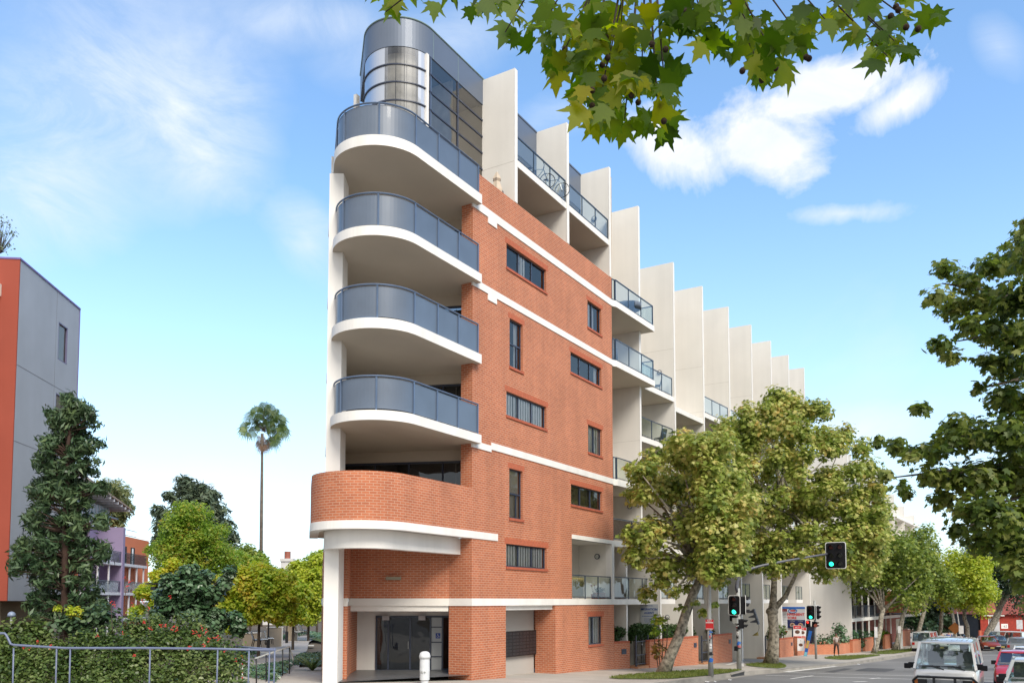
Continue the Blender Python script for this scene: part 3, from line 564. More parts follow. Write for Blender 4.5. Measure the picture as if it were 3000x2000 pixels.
def penthouse():
    y=18.5
    P=nose(24.75,y,1.416,28.39,26,back=2.5)
    poly=P+[(28.39,22.5)]
    m=MB(); m.wallpath(offset(P,.02),23.37,24.48,-.25); f=m.build('roof_fascia',FASC,AB)
    s=MB()
    for x in (24.85,26.5): s.box(x-.008,x+.008,y-.026,y,23.37,24.46)
    s.tube([(p[0],p[1],24.49) for p in offset(P,.03)],.03,6); s.build('fascia_joint',mat('green_edge',(.20,.28,.27),.4),f)
    r=MB(); r.add([(p[0],p[1],24.4) for p in poly],[tuple(range(len(poly)))]); r.add([(p[0],p[1],23.4) for p in poly],[tuple(range(len(poly)))]); r.build('roof',FASC,AB)
    z0=17.9; arc=P[1:-1]
    g=MB()
    for a,b in zip(arc,arc[1:]): g.quad((a[0],a[1],z0),(b[0],b[1],z0),(b[0],b[1],23.37),(a[0],a[1],23.37))
    dg=g.build('curved_glazing',glassmat('drum_glass',(.62,.62,.61),.0,.35,bump=False,gc=(.6,.62,.66)),AB)
    fr=MB()
    for z in (18.5,19.2,19.9,20.6,21.3,22.0,22.68): fr.tube([(p[0],p[1],z) for p in offset(arc,.015)],.036,5)
    fr.build('glazing_bar',FRM,dg)
    c=MB(); A=offset(arc,-.3)
    for i in range(len(A)-1):
        a,b=A[i],A[i+1]
        for k in range(4):
            t0,t1=k/4,(k+.9)/4
            if RNG.random()<.12: continue
            c.quad((a[0]+(b[0]-a[0])*t0,a[1]+(b[1]-a[1])*t0,z0),(a[0]+(b[0]-a[0])*t1,a[1]+(b[1]-a[1])*t1,z0),(a[0]+(b[0]-a[0])*t1,a[1]+(b[1]-a[1])*t1,23.3),(a[0]+(b[0]-a[0])*t0,a[1]+(b[1]-a[1])*t0,23.3))
    c.build('curtain',mat('pale_curtain',(.60,.58,.54),.8,3,.25),dg)
    m=MB(); m.box(24.42,24.55,y-.04,y+.06,z0,23.37); m.build('downpipe',WHITE,AB)
    m=MB()
    for x in (24.66,26.5,28.34): m.box(x-.035,x+.035,y-.03,y+.05,z0,23.37)
    for z in (18.5,19.2,19.9,20.6,21.3,22.0,22.7): m.box(24.66,28.34,y-.02,y+.04,z-.03,z+.03)
    w=m.build('glazed_wall',FRM,AB); MB().quad((24.66,y+.01,z0),(28.34,y+.01,z0),(28.34,y+.01,23.37),(24.66,y+.01,23.37)).build('pane',glassmat('penthouse_glass',(.90,.90,.88),.10,gc=(.85,.82,.78)),w)
    bk=MB(); bk.quad((24.6,y+1.3,z0),(28.39,y+1.3,z0),(28.39,y+1.3,23.4),(24.6,y+1.3,23.4)); bk.quad((26.3,y+.1,z0),(26.3,y+1.3,z0),(26.3,y+1.3,23.4),(26.3,y+.1,23.4)); bk.quad((24.6,y,20.7),(28.39,y,20.7),(28.39,y+1.3,20.7),(24.6,y+1.3,20.7)); bk.build('room',mat('penthouse_room',(.62,.58,.52),.8),w)
    MB().box(24.55,24.75,22.05,22.2,17.9,23.0).build('rear_blade',WHITE,AB)
def fins():
    def fin(x,yf,yb,z0,z1,th=.2):
        MB().box(x,x+th,yf+.003,yb,z0,z1).build('fin_wall',CREAM,AB)
        MB().box(x-.008,x+th+.008,yf-.02,yf+.003,z0,z1).build('fin_edge',WHITE,AB)
    for i in range(3): fin(28.30+4.565*i if i else 28.3,YF-(.0 if i else 0)+.01,21.5,18.86 if i<2 else 18.86,24.44)
    # setback storeys between first fins
    for k,(a,b) in enumerate(((28.5,32.87),(33.07,37.43))):
        m=MB(); m.box(a,b,YF+.02,20.2,20.42,20.70); bal=m.build('balcony',WHITE,AB); MB().quad((a,YF+.05,20.417),(b,YF+.05,20.417),(b,20.2,20.417),(a,20.2,20.417)).build('soffit',SOFF,bal)
        rail_straight((a+.02,YF+.06),(b-.05,YF+.06),20.70,1.0,3)
        m=MB(); m.quad((a,18.5,21.7+.9),(b,18.5,22.6),(b,18.5,24.45),(a,18.5,24.45)); m.quad((a,18.5,24.45),(b,18.5,24.45),(b,21.5,24.3),(a,21.5,24.3)); m.box(a,b,18.47,18.53,24.4,24.47); m.build('blue_wall',FASC,AB)
        w=MB()
        for x in (a+.03,(a+b)/2,b-.03): w.box(x-.04,x+.04,18.5,18.56,20.7,22.6)
        w.box(a,b,18.5,18.56,21.6,21.66); w=w.build('glazed_wall',FRM,AB); MB().quad((a,18.53,20.7),(b,18.53,20.7),(b,18.53,22.6),(a,18.53,22.6)).build('pane',GLASS,w); MB().quad((a,19.5,20.7),(b,19.5,20.7),(b,19.5,22.6),(a,19.5,22.6)).build('room',mat('room_grey',(.3,.31,.32),.8),w)
        m=MB(); m.quad((a,20.2,17.6),(b,20.2,17.6),(b,20.2,20.42),(a,20.2,20.42)); m.build('loggia_wall',SOFF,AB)
        m=MB(); m.box(a+.3,b-1.2,20.1,20.19,17.9,20.1); m.build('sliding_door',FRM,AB)
    m=MB(); m.quad((XL,YF,17.62),(XR,YF,17.62),(XR,21,17.62),(XL,21,17.62)); m.build('terrace_floor',CONC,AB)
    # long wing of fins
    UY={4:17.3,5:17.01,6:16.77,7:16.47,8:16.17,9:15.92,10:15.64,11:15.38}; LY={4:16.28,5:16.16,6:16.03,7:15.9,8:15.69,9:15.5,11:15.31}
    X=lambda i:28.41+4.565*(i-1)
    for i in range(4,12):
        fin(X(i)-.11,UY[i],23.,5.7,24.4 if i==4 else 22.79)
        if i in LY: fin(X(i)-.11,LY[i],23.,GS(X(i))-.3,5.6)
    fin(39.35,17.05,18.6,GS(39)-.3,5.5,.17)
    # slabs between fins
    for i in range(4,11):
        a,b=X(i)+.1,X(i+1)-.12; y0,y1=UY[i],UY[i+1]
        for z in (8.80,11.72,14.70):
            if i==5 and z>14: z=14.2
            m=MB(); m.prism([(a,y0+.01),(b,y1+.01),(b,20.),(a,20.)],z-.28,z,caps=True); s=m.build('balcony',WHITE,AB)
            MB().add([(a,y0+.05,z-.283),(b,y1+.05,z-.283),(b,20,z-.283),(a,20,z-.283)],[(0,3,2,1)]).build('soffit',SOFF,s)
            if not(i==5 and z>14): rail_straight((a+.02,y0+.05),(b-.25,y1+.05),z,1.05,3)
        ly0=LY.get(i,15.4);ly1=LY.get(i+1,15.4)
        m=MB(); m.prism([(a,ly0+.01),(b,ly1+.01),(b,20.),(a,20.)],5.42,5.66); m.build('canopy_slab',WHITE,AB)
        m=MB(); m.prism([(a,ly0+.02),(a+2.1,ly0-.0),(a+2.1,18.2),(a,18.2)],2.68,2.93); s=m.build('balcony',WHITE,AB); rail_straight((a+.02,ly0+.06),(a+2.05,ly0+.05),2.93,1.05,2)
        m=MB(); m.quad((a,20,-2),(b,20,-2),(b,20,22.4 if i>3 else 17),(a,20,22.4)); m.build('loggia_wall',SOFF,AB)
        for z in (3.0,5.75,8.85,11.8,14.75): MB().box(a+.4,b-1.4,19.9,19.98,z,z+2.15).build('sliding_door',FRM,AB)
    # corner balconies beside the brick wall
    for z in (17.73,14.71,8.79):
        m=MB(); out=[(XR+.02,YF-.03),(37.9,16.8),(42.55,16.62),(42.55,18.),(41.98,18.),(41.98,20),(XR+.02,20)]
        m.prism(out,z-.31,z); s=m.build('balcony',WHITE,AB); MB().add([(x,y,z-.313) for x,y in out],[tuple(range(len(out)))[::-1]]).build('soffit',SOFF,s)
        rail_straight((37.93,16.86),(42.45,16.68),z,1.08,3); rail_straight((37.70,YF+.02),(37.9,16.9),z,1.08,1); rail_straight((42.45,16.7),(42.45,17.9),z,1.08,1)
    m=MB(); m.prism([(XR+.02,16.95),(42.0,16.5),(42.0,20),(XR+.02,20)],5.50,5.77); m.build('balcony',WHITE,AB)
    o=rail_straight((37.7,16.98),(41.4,16.6),5.77,1.08,2,gm=mat('brushwood_screen',(.11,.08,.055),.9,20,.4))
    m=MB(); m.prism([(XR+.02,16.95),(43.2,16.95),(43.2,20),(XR+.02,20)],2.64,2.655); m.build('soffit',SOFF,AB)
    rail_straight((37.75,YF+.03),(43.1,YF+.03),2.93,1.07,3)
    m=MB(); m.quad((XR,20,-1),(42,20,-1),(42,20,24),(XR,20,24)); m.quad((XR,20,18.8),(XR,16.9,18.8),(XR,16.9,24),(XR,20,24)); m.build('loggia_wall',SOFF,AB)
    
    for q in ((37.75,38.35,19.3,19.4,2.95,5.2),(38.2,40.5,19.86,19.97,14.75,16.9),(38.2,40.5,19.86,19.97,17.8,19.9),(38.2,40.5,19.86,19.97,8.8,10.9)): MB().box(*q).build('sliding_door',FRM,AB)
    # render joints on the fin faces, drawn as thin dark lines
    JM=mat('joint_groove',(.46,.43,.38),.9)
    for i in range(1,12):
        x=28.3+4.565*(i-1) if i<4 else X(i)-.11; y0=YF+.02 if i<4 else UY[i]+.02
        for z in ((20.55,) if i<4 else (14.4,14.72,11.45,8.5,17.6)): MB().box(x-.003,x+.001,y0,20,z-.006,z+.006).build('render_joint',JM,AB)
    # bulkhead lights
    for x,y,z,s in ((28.3,17.6,19.35,-1),(37.43,17.75,21.95,-1),(37.43,17.6,19.2,-1),(41.98,17.9,7.9,-1),(46.56,17.9,16.3,-1),(51.1,18.3,13.2,-1),(69.3,16.9,16.,-1),(37.42,17.7,5.0,-1),(46.6,17.6,1.9,-1)):
        m=MB(); m.tube([(x+.02*s*0,y,z),(x-.05,y,z)],.14,14); l=m.build('wall_light',FRM,AB); MB().sphere((x-.05,y,z),.105,12,6,(.6,1,1)).build('lamp_glass',LIGHTG,l,smooth=True)
curved_balconies(); entrance(); penthouse(); fins()
# ---------------- trees and planting ----------------
LP1=leafmat('plane_leaf',[(0.07, 0.11, 0.02), (0.17, 0.23, 0.037), (0.3, 0.35, 0.075), (0.46, 0.45, 0.15), (0.46, 0.34, 0.1)],.30)
LP2=leafmat('plane_leaf_far',[(0.06, 0.1, 0.016), (0.13, 0.19, 0.028), (0.23, 0.29, 0.05), (0.34, 0.35, 0.09)],.30)
LP3=leafmat('plane_leaf_bright',[(0.17, 0.24, 0.02), (0.28, 0.36, 0.03), (0.42, 0.46, 0.05), (0.5, 0.5, 0.08)],.35)
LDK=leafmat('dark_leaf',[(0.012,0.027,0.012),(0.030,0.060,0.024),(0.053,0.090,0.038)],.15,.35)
LBIG=leafmat('big_plane_leaf',[(0.03, 0.055, 0.011), (0.07, 0.11, 0.018), (0.15, 0.19, 0.032), (0.28, 0.29, 0.09)],.38)
LNEAR=leafmat('near_plane_leaf',[(0.025, 0.055, 0.003), (0.06, 0.115, 0.006), (0.13, 0.19, 0.01), (0.32, 0.29, 0.015)],.68,.5,.9)
LPINE=leafmat('banksia_leaf',[(0.015, 0.04, 0.016), (0.04, 0.08, 0.035), (0.08, 0.13, 0.06), (0.14, 0.2, 0.08)],.12,.4)
LPIN2=leafmat('grey_pine_leaf',[(0.056,0.080,0.056),(0.096,0.136,0.080),(0.160,0.192,0.112)],.15,.5)
LYEL=leafmat('yellow_green_leaf',[(0.2, 0.32, 0.035), (0.32, 0.42, 0.04), (0.48, 0.5, 0.06), (0.6, 0.42, 0.07)],.4)
LBRI=leafmat('bright_green_leaf',[(0.09, 0.17, 0.02), (0.17, 0.28, 0.03), (0.28, 0.36, 0.05), (0.45, 0.34, 0.07)],.4)
LHED=leafmat('hedge_leaf',[(0.03, 0.06, 0.015), (0.07, 0.115, 0.025), (0.13, 0.18, 0.05), (0.22, 0.25, 0.1)],.2,.35)
LGLO=leafmat('glossy_leaf',[(0.03, 0.08, 0.03), (0.08, 0.15, 0.07), (0.2, 0.28, 0.18)],.1,.22)
LOLV=leafmat('olive_leaf',[(0.117,0.156,0.065),(0.195,0.221,0.091),(0.260,0.260,0.117)],.3)
RED=mat('red_flower',(.42,.015,.012),.6,5,.2)
def gz(p): return G(p[0],p[1])
def at0(x,D,dz=0.):
    p=at(x,1759,D); return (p.x,p.y,G(p.x,p.y)+dz)
def AT(x,y,D): return tuple(at(x,y,D))
# leaning plane tree by the gate
def plane_leaning():
    b=(36.05,13.9,GS(36.05)-.05); t=thing('plane_tree','leaning mottled plane tree on the near grass verge by the hedge','tree',b,group='plane trees along the street',world=True)
    cl=[]
    for x,y,r in ((1905,1370,.9),(1990,1330,1.0),(2085,1330,1.1),(1870,1450,.7),(1960,1440,1.15),(2060,1440,1.2),(2150,1430,1.1),(1920,1560,1.0),(2010,1550,1.2),(2110,1540,1.2),(2150,1620,.9),(1870,1640,.75),(1960,1650,1.05),(2050,1640,1.1),(1920,1720,.55),(1990,1740,.45),(2120,1680,.7),(1850,1390,.45),(1845,1560,.5)):
        for k in (-1,1):
            p=np.array(AT(x+random.uniform(-25,25),y+random.uniform(-25,25),38+k*random.uniform(.2,1.8))); s=r*random.uniform(.75,1.0); cl.append((p,np.array((s,s,s*.85))))
    fork=Vector(AT(2066,1665,38.0)); m=MB(); P=[Vector(b)+Vector((0,0,-.1)),Vector(AT(1962,1925,37.8)),Vector(AT(1990,1860,37.8)),Vector(AT(2008,1800,37.9)),Vector(AT(2030,1740,38)),fork]
    m.tube(P,[.36,.25,.23,.215,.2,.17],12)
    for q,s in random.sample(cl,34): e=Vector(q); mid=fork.lerp(e,.5)+Vector((0,0,.3)); m.tube([fork+(P[-2]-fork)*random.random()*.4,mid,e],[.1,.06,.02],6)
    m.build('trunk',BARK,t,smooth=True)
    cl2=[(np.array(AT(x,y,37.5)),np.array((r,r,r*.6))) for x,y,r in ((1995,1780,.28),(2065,1795,.35),(2040,1765,.22),(2090,1770,.25))]
    for x,y,r in ((2077,1680,.6),(2085,1620,.75),(2070,1560,.8),(2090,1500,.8),(2070,1440,.8),(2080,1385,.75),(2060,1340,.6),(2130,1660,.65),(2165,1665,.35),(2150,1600,.7),(2040,1300,.6),(1985,1290,.5),(2150,1540,.8),(2180,1480,.7),(2110,1300,.6)): cl.append((np.array(AT(x,y,35.2)),np.array((r,r,r*.85)))); cl.append((np.array(AT(x+20,y-10,36.6)),np.array((r,r,r*.85))))
    A,B=fill(cl,330,.2); A2,B2=fill(cl2,30,.1); leaves('crown',np.vstack((A,A2)),np.vstack((B,B2)),.165,'maple',LP1,t)
    t2=thing('sapling','leafy green and rust sapling at the foot of the leaning plane tree','sapling',(AT(1925,1960,38.2)),world=True)
    m=MB()
    for k in range(4): m.tube([AT(1930+k*4,1968,38.2),AT(1918+k*12,1880,38.2),AT(1915+k*14,1800,38.2)],[.025,.02,.008],5)
    m.build('stem',BARKD,t2)
    cl=[(np.array(AT(1930,1815,38.2)),np.array((.45,.45,.3))),(np.array(AT(1925,1850,38.2)),np.array((.4,.4,.35)))]
    A,B=fill(cl,70,.2); leaves('foliage',A,B,.16,'plane',LBRI,t2)
    A,B=fill([(np.array(AT(1925,1900,38.2)),np.array((.38,.38,.5))),(np.array(AT(1960,1930,38.1)),np.array((.25,.25,.25)))],60,.2); leaves('rust_foliage',A,B,.14,'plane',leafmat('rust_leaf',[(.08,.09,.02),(.2,.13,.03),(.28,.10,.03)],.3),t2)
plane_leaning()
def plane_forked():
    b=(50.66,12.8,GS(50.7)-.1); t=thing('plane_tree','tall plane tree with forked pale trunk beside the driveway','tree',b,group='plane trees along the street',world=True)
    cl=[]; D=49.6
    rows=[(1178,2300,50),(1215,2290,130),(1265,2285,200),(1320,2290,250),(1380,2300,275),(1440,2290,290),(1500,2310,290),(1560,2325,280),(1615,2335,250),(1660,2370,190),(1560,2500,90),(1500,2520,70)]
    for y,cx,hw in rows:
        n=max(2,int(hw/24))
        for k in range(n):
            x=cx-hw+2*hw*(k+.5)/n+random.uniform(-15,15)
            for s in (-1,1):
                dd=math.sqrt(max(0.05,1-((x-cx)/(hw+25))**2))*min(hw,230)/CF*D*random.uniform(.35,.95)
                r=random.uniform(.55,1.0); cl.append((np.array(AT(x,y+random.uniform(-22,22),D+s*dd)),np.array((r,r,r*.85))))
    for x,y,r_ in ((2262,1645,.28),(2350,1622,.22)): cl.append((np.array(AT(x,y,41.3)),np.array((r_,r_,r_*.7))))
    m=MB(); B0=Vector(b); j=Vector(AT(2262,1790,D)); m.tube([B0,Vector(AT(2265,1900,D)),Vector(AT(2268,1850,D)),j],[.5,.34,.29,.30],12)
    m.sphere(tuple(j),.36,10,7,(1,1,.8))
    for e,r in (((2262,1690),.2),((2315,1705),.15),((2285,1640),.13)):
        pass
    a=Vector(AT(2268,1700,D)); m.tube([j,Vector(AT(2266,1750,D)),a,Vector(AT(2245,1640,D)),Vector(AT(2235,1520,D))],[.25,.2,.17,.11,.05],8); m.tube([a,Vector(AT(2282,1640,D)),Vector(AT(2290,1500,D)),Vector(AT(2295,1330,D))],[.15,.12,.09,.04],8)
    c=Vector(AT(2302,1745,D)); m.tube([j,c,Vector(AT(2328,1690,D)),Vector(AT(2355,1620,D)),Vector(AT(2400,1520,D))],[.2,.14,.11,.08,.03],8)
    for q,s in random.sample(cl,60):
        e=Vector(q); st=random.choice([Vector(AT(2290,1500,D)),Vector(AT(2235,1520,D)),Vector(AT(2355,1620,D))]); m.tube([st,st.lerp(e,.5)+Vector((0,0,.3)),e],[.07,.045,.015],5)
    m.build('trunk',BARK,t,smooth=True)
    A,B=fill(cl,310,.2); leaves('crown',A,B,.205,'plane',LP1,t)
plane_forked()
def street_tree(px,D,cx,cy,rx,ry,label,lm,n=26,per=110,lean=0,size=.24,r0=.22,by=None,nm='plane_tree',grp='plane trees along the street'):
    p=at(px,1759,D); b=(p.x,p.y,G(p.x,p.y)-.1); c=AT(cx,cy,D); rr=rx/CF*D; rz=ry/CF*D
    cl=clumps(c,(rr*.9,rr*.9,rz*.9),int(n*1.4),min(rr,rz)*.34,.15); fork=AT(cx,cy+ry*.75,D)
    return tree(nm,label,'tree',b,fork,cl,r0,lm,'plane',size*.95,int(per*2.),8,group=grp,shell=.25)
street_tree(2556,73,2590,1655,120,165,'plane tree with leaning pale trunk, nearest beyond the far signal post',LP2,34,120)
street_tree(2614,80,2665,1640,105,140,'plane tree with straight trunk beside the thin pole, second beyond the signal',LP2,28,110)
street_tree(2670,84,2710,1700,95,110,'dark trunked plane tree at the kerb behind the parked white van',LP2,24,110)
street_tree(2748,96,2760,1720,75,90,'slim pale trunked plane tree right of the parked white van',LP2,24,110)
street_tree(2836,90,2825,1705,105,112,'bright yellow green round plane tree over the middle of the street',LP3,60,170)
street_tree(2795,125,2790,1730,60,60,'distant plane tree behind the orange diamond sign',LP2,18,110,size=.34)
street_tree(2875,100,2930,1680,125,135,'dark leaning plane tree in front of the red brick house',LDK,34,120,r0=.42)
# extra dark trees closing the street
for x,D,y,r,l in ((2700,128,1795,75,'dark leafy tree behind the parked white van'),(2640,140,1770,70,'dark tree far along the footpath beyond the garden walls'),(2790,150,1790,80,'dark tree closing the end of the street behind the taxi'),(2865,150,1790,60,'dark tree behind the brown parked car')):
    street_tree(x,D,x,y,r,r*.95,l,LDK,22,100,size=.45,nm='street_tree',grp='dark trees closing the street')
def big_right():
    p=at(3170,1759,23.5); b=(p.x,p.y,GS(p.x)-.2)
    t=thing('plane_tree','large dark green plane tree reaching in from the right edge of the view','tree',b,world=True); cl=[]
    for x,y,r in ((2760,790,.35),(2830,820,.5),(2900,790,.5),(2960,770,.55),(3030,740,.7),(2740,870,.35),(2800,890,.55),(2880,880,.6),(2960,880,.7),(3040,860,.8),(2830,960,.45),(2900,970,.6),(2980,980,.8),(2760,1010,.35),(2790,1040,.3),(2880,1060,.35),(2950,1070,.5),(3030,1060,.8),(2860,1130,.28),(2930,1160,.5),(3010,1170,.8),(2690,1200,.3),(2620,1300,.3),(2660,1330,.35),(2710,1310,.35),(2740,1330,.4),(2800,1240,.45),(2780,1300,.5),(2850,1280,.65),(2930,1270,.8),(3020,1280,.9),(2720,1400,.4),(2790,1400,.6),(2870,1400,.75),(2950,1390,.9),(3040,1400,1.0),(2600,1400,.28),(2640,1440,.3),(2760,1470,.4),(2840,1490,.6),(2920,1510,.8),(3010,1510,.9),(2800,1560,.35),(2880,1580,.6),(2960,1600,.8),(3040,1610,.9),(2985,1670,.5),(3020,1700,.7),(3040,1770,.5),(2580,1290,.18),(3000,700,.4),(3010,660,.25),(2900,1480,.7)):
        for k in (-1,1):
            s=r*random.uniform(.8,1.1); cl.append((np.array(AT(x+random.uniform(-12,12),y+random.uniform(-12,12),21.5+k*random.uniform(0,1.3)*(1+r)+r)),np.array((s,s,s*.7))))
    m=MB(); fk=Vector(AT(3150,1500,23.2)); m.tube([b,fk,Vector(AT(3120,1250,23)),Vector(AT(3100,950,23)),Vector(AT(3060,720,22))],[.55,.42,.3,.2,.05],12)
    for e in ((2620,1330),(2700,1400),(2600,1400),(2780,1560),(2800,1280),(2900,1480),(2800,1000),(2760,830),(2850,860),(2860,1140),(2930,1050),(3000,1700),(2880,1600)):
        E_=Vector(AT(*e,21.7)); s=fk.lerp(Vector(AT(3110,950,23)),min(1,max(0,(1500-e[1])/560))); m.tube([s,s.lerp(E_,.45)+Vector((0,0,.35)),E_],[.13,.07,.015],6)
    m.build('trunk',BARKD,t,smooth=True)
    cl=[(q,s) for q,s in cl]; A,B=fill(cl,135,.15); leaves('crown',A,B,.15,'maple',LBIG,t)
big_right()
def overhang():
    b=(1.2,-5.2,GS(1)-.2); t=thing('plane_tree','overhanging plane tree branches with hanging leaves and round seed balls close overhead','tree',b,world=True); m=MB()
    top=Vector((1.0,-4.9,6.8)); m.tube([b,(1.1,-5.1,3),top,(1.2,-4.6,10)],[.5,.38,.32,.15],12)
    D=5.6; hub=Vector(AT(1900,-420,D+.1))
    m.tube([top,top.lerp(hub,.5)+Vector((0,0,.5)),hub],[.16,.1,.06],8)
    clus=[(1150,-40,150,50,14),(1290,-20,90,40,8),(1130,35,28,20,1),(1480,95,28,18,2),(1430,25,110,55,13),(1600,60,120,80,22),(1700,90,120,100,26),(1820,70,130,90,26),(1780,190,150,80,30),(1640,180,80,50,11),(1880,210,110,90,24),(1760,290,90,55,16),(1830,350,80,45,13),(1950,280,80,75,15),(1690,350,45,28,4),(1990,100,110,90,22),(2050,30,120,60,16),(2190,70,90,80,20),(2260,150,70,80,17),(2330,90,90,60,15),(2420,60,80,50,12),(2230,205,35,40,7),(2540,0,90,40,10),(2580,90,50,50,8),(2620,120,70,55,13),(2650,50,70,50,10),(2600,165,40,25,4),(1930,360,40,40,5)]
    P=[];Nn=[];F=(Vector(AT(1500,600,1))-Vector((0,0,CZ))).normalized()
    for cx,cy,rx,ry,n in clus:
        for _ in range(int(n*.85+.5)): P.append(AT(cx+random.gauss(0,.5)*rx,cy+random.gauss(0,.5)*ry,D+random.uniform(-.4,.5))); Nn.append((-F.x*1.3,-F.y*1.3,random.uniform(-.2,.6)))
        e=Vector(AT(cx,cy,D)); m.tube([hub,hub.lerp(e,.55)+Vector((random.uniform(-.1,.1),0,.12)),e],[.025,.010,.004],5)
    m.build('trunk',BARKD,t,smooth=True)
    leaves('crown',P,Nn,.135,'curl',LNEAR,t,var=.45,droop=.9)
    sb=mat('seed_ball',(.035,.018,.008),.95,60,.5,.6)
    for x,y in ((1640,95),(1655,145),(1775,110),(1780,170),(1770,230),(1735,265),(1765,190),(1950,145),(1835,225),(1850,280),(1870,300),(1940,310),(1920,330),(1760,330),(1735,310),(1700,240),(1945,355),(2010,35),(2175,208),(2232,235),(2272,200),(2370,172),(2362,168),(2610,48),(2632,30),(2625,20),(2655,80),(2690,85),(1910,130)):
        MB().sphere(AT(x,y,5.25+random.uniform(-.05,.2)),.021,9,6).build('seed_ball',sb,t,smooth=True)
overhang()
def left_plants():
    # layered dark tree at the left
    D=28.; b=at(192,1759,D); b=(b.x,b.y,G(b.x,b.y)-.2); t=thing('banksia_tree','tall dark green layered tree with whorled lance leaves in front of the grey building','tree',b,world=True)
    m=MB(); m.tube([b,AT(190,1750,D),AT(192,1500,D),AT(200,1300,D),AT(215,1175,D)],[.15,.12,.10,.06,.02],10)
    tips=[(215,1180),(240,1200),(262,1210),(200,1215),(150,1225),(180,1235),(250,1265),(285,1235),(205,1265),(140,1290),(170,1305),(250,1310),(300,1310),(130,1310),(215,1330),(110,1350),(120,1370),(165,1365),(230,1370),(290,1370),(190,1390),(80,1430),(90,1455),(150,1440),(210,1440),(280,1430),(330,1440),(130,1480),(250,1480),(60,1510),(80,1530),(150,1530),(200,1520),(260,1530),(330,1530),(110,1560),(30,1600),(50,1620),(100,1610),(160,1600),(230,1610),(290,1600),(340,1620),(20,1660),(70,1660),(130,1650),(190,1660),(240,1650),(290,1660),(90,1700),(150,1700),(210,1710),(270,1690),(60,1760),(100,1740),(150,1760),(220,1760),(290,1750),(330,1780),(100,1800),(170,1810),(240,1820),(300,1800),(220,1500),(180,1570),(230,1560),(10,1640),(120,1410),(200,1410)]
    P=[];Nn=[]
    for x,y in tips:
        for k in range(8):
            q=Vector(AT(192+(x-192)*.74+random.uniform(-22,22),y+random.uniform(-20,20),D+random.uniform(-.35,.9)*(.3+abs(x-200)/160+(y-1180)/500)))
            m.tube([AT(195,y+30,D),q],[.025,.008],4)
            for _ in range(30):
                d=Vector((random.gauss(0,1),random.gauss(0,1),random.gauss(.3,.8))).normalized(); P.append(q+d*random.uniform(.05,.26)); Nn.append(d)
    m.build('trunk',mat('reddish_bark',(.05,.026,.018),.9,4,.3,.4),t,smooth=True)
    # leaves point outwards: use normals across
    leaves('crown',P,Nn,.27,'lance',LPINE,t,var=.3)
    for i,(l,cs,lm_,sz) in enumerate((('loose mixed shrub with pale bronze leaves at the left end of the handrail',[(30,1850,.5),(75,1835,.45),(110,1850,.5),(60,1880,.5),(20,1900,.5),(140,1865,.4)],LHED,.15),('grey green shrub under the layered dark tree',[(230,1815,.5),(180,1830,.45),(280,1800,.45),(320,1810,.5),(250,1845,.5)],LPINE,.17),('yellow flowering shrub beneath the layered dark tree',[(215,1790,.25),(235,1795,.2),(170,1782,.15)],LYEL,.1))):
        p=at0(cs[0][0],26.5); s=thing('mixed_shrub',l,'shrub',p,world=True); c=[(np.array(AT(x,y,26.5)),np.array((r_,r_,r_*.8))) for x,y,r_ in cs]
        A,B=fill(c,150,.2); leaves('foliage',A,B,sz,'oval',lm_,s); m=MB()
        for q,_ in c: m.tube([(p[0],p[1],p[2]-.1),tuple(q)],[.03,.01],4)
        m.build('stem',BARKD,s)
    # large flowering hedge
    hb=AT(330,1759,25.); t=thing('flowering_hedge','broad untrimmed dark green hedge dotted with red flowers behind the blue handrail','hedge',(hb[0],hb[1],.1),world=True)
    cl=[]; 
    def top(x): return interp([(-60,1850),(60,1840),(160,1850),(260,1830),(330,1800),(420,1775),(520,1790),(600,1810),(660,1850),(700,1905),(720,1960)],x)
    for x in range(-60,700,26):
        y=top(x)
        while y<2090:
            D_=26-2.5*(y-1780)/220+random.uniform(-.4,.4); r=random.uniform(.28,.5); cl.append((np.array(AT(x+random.uniform(-14,14),y+50+random.uniform(-14,14),D_)),np.array((r,r,r)))); y+=38
    A,B=fill(cl,190,.5); leaves('foliage',A,B,.10,'oval',LHED,t)
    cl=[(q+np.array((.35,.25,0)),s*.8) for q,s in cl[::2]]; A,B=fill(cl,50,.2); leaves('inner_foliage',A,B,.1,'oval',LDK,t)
    for x,y in ((70,1850),(110,1845),(145,1850),(90,1842),(325,1765),(335,1770),(365,1690),(372,1715),(380,1700),(390,1770),(420,1755),(420,1810),(435,1780),(440,1785),(500,1745),(520,1830),(512,1822),(565,1822),(575,1815),(590,1820),(605,1785),(612,1792),(640,1805),(632,1800),(555,1880),(548,1890),(480,1820),(470,1785),(612,1945),(395,1905),(360,1845),(285,1850),(660,1850),(600,1875),(690,1860),(585,1848),(505,1825)):
        y=max(y+12,top(x)+30+random.uniform(0,30)) if y>1780 or x<300 else y; P=[];Nn=[]
        for _ in range(6): P.append(AT(x+random.gauss(0,3),y+random.gauss(0,4),24.3+(y<1800)*1.2)); Nn.append((-.8,-.6,.5))
        leaves('red_flower',P,Nn,.045,'oval',RED,t)
    m=MB()
    for x,y in ((365,1690),(325,1765),(435,1780)): m.tube([AT(x,y,25.4),AT(x+5,y+90,25.4)],.012,4)
    m.build('flower_stem',BARKD,t)
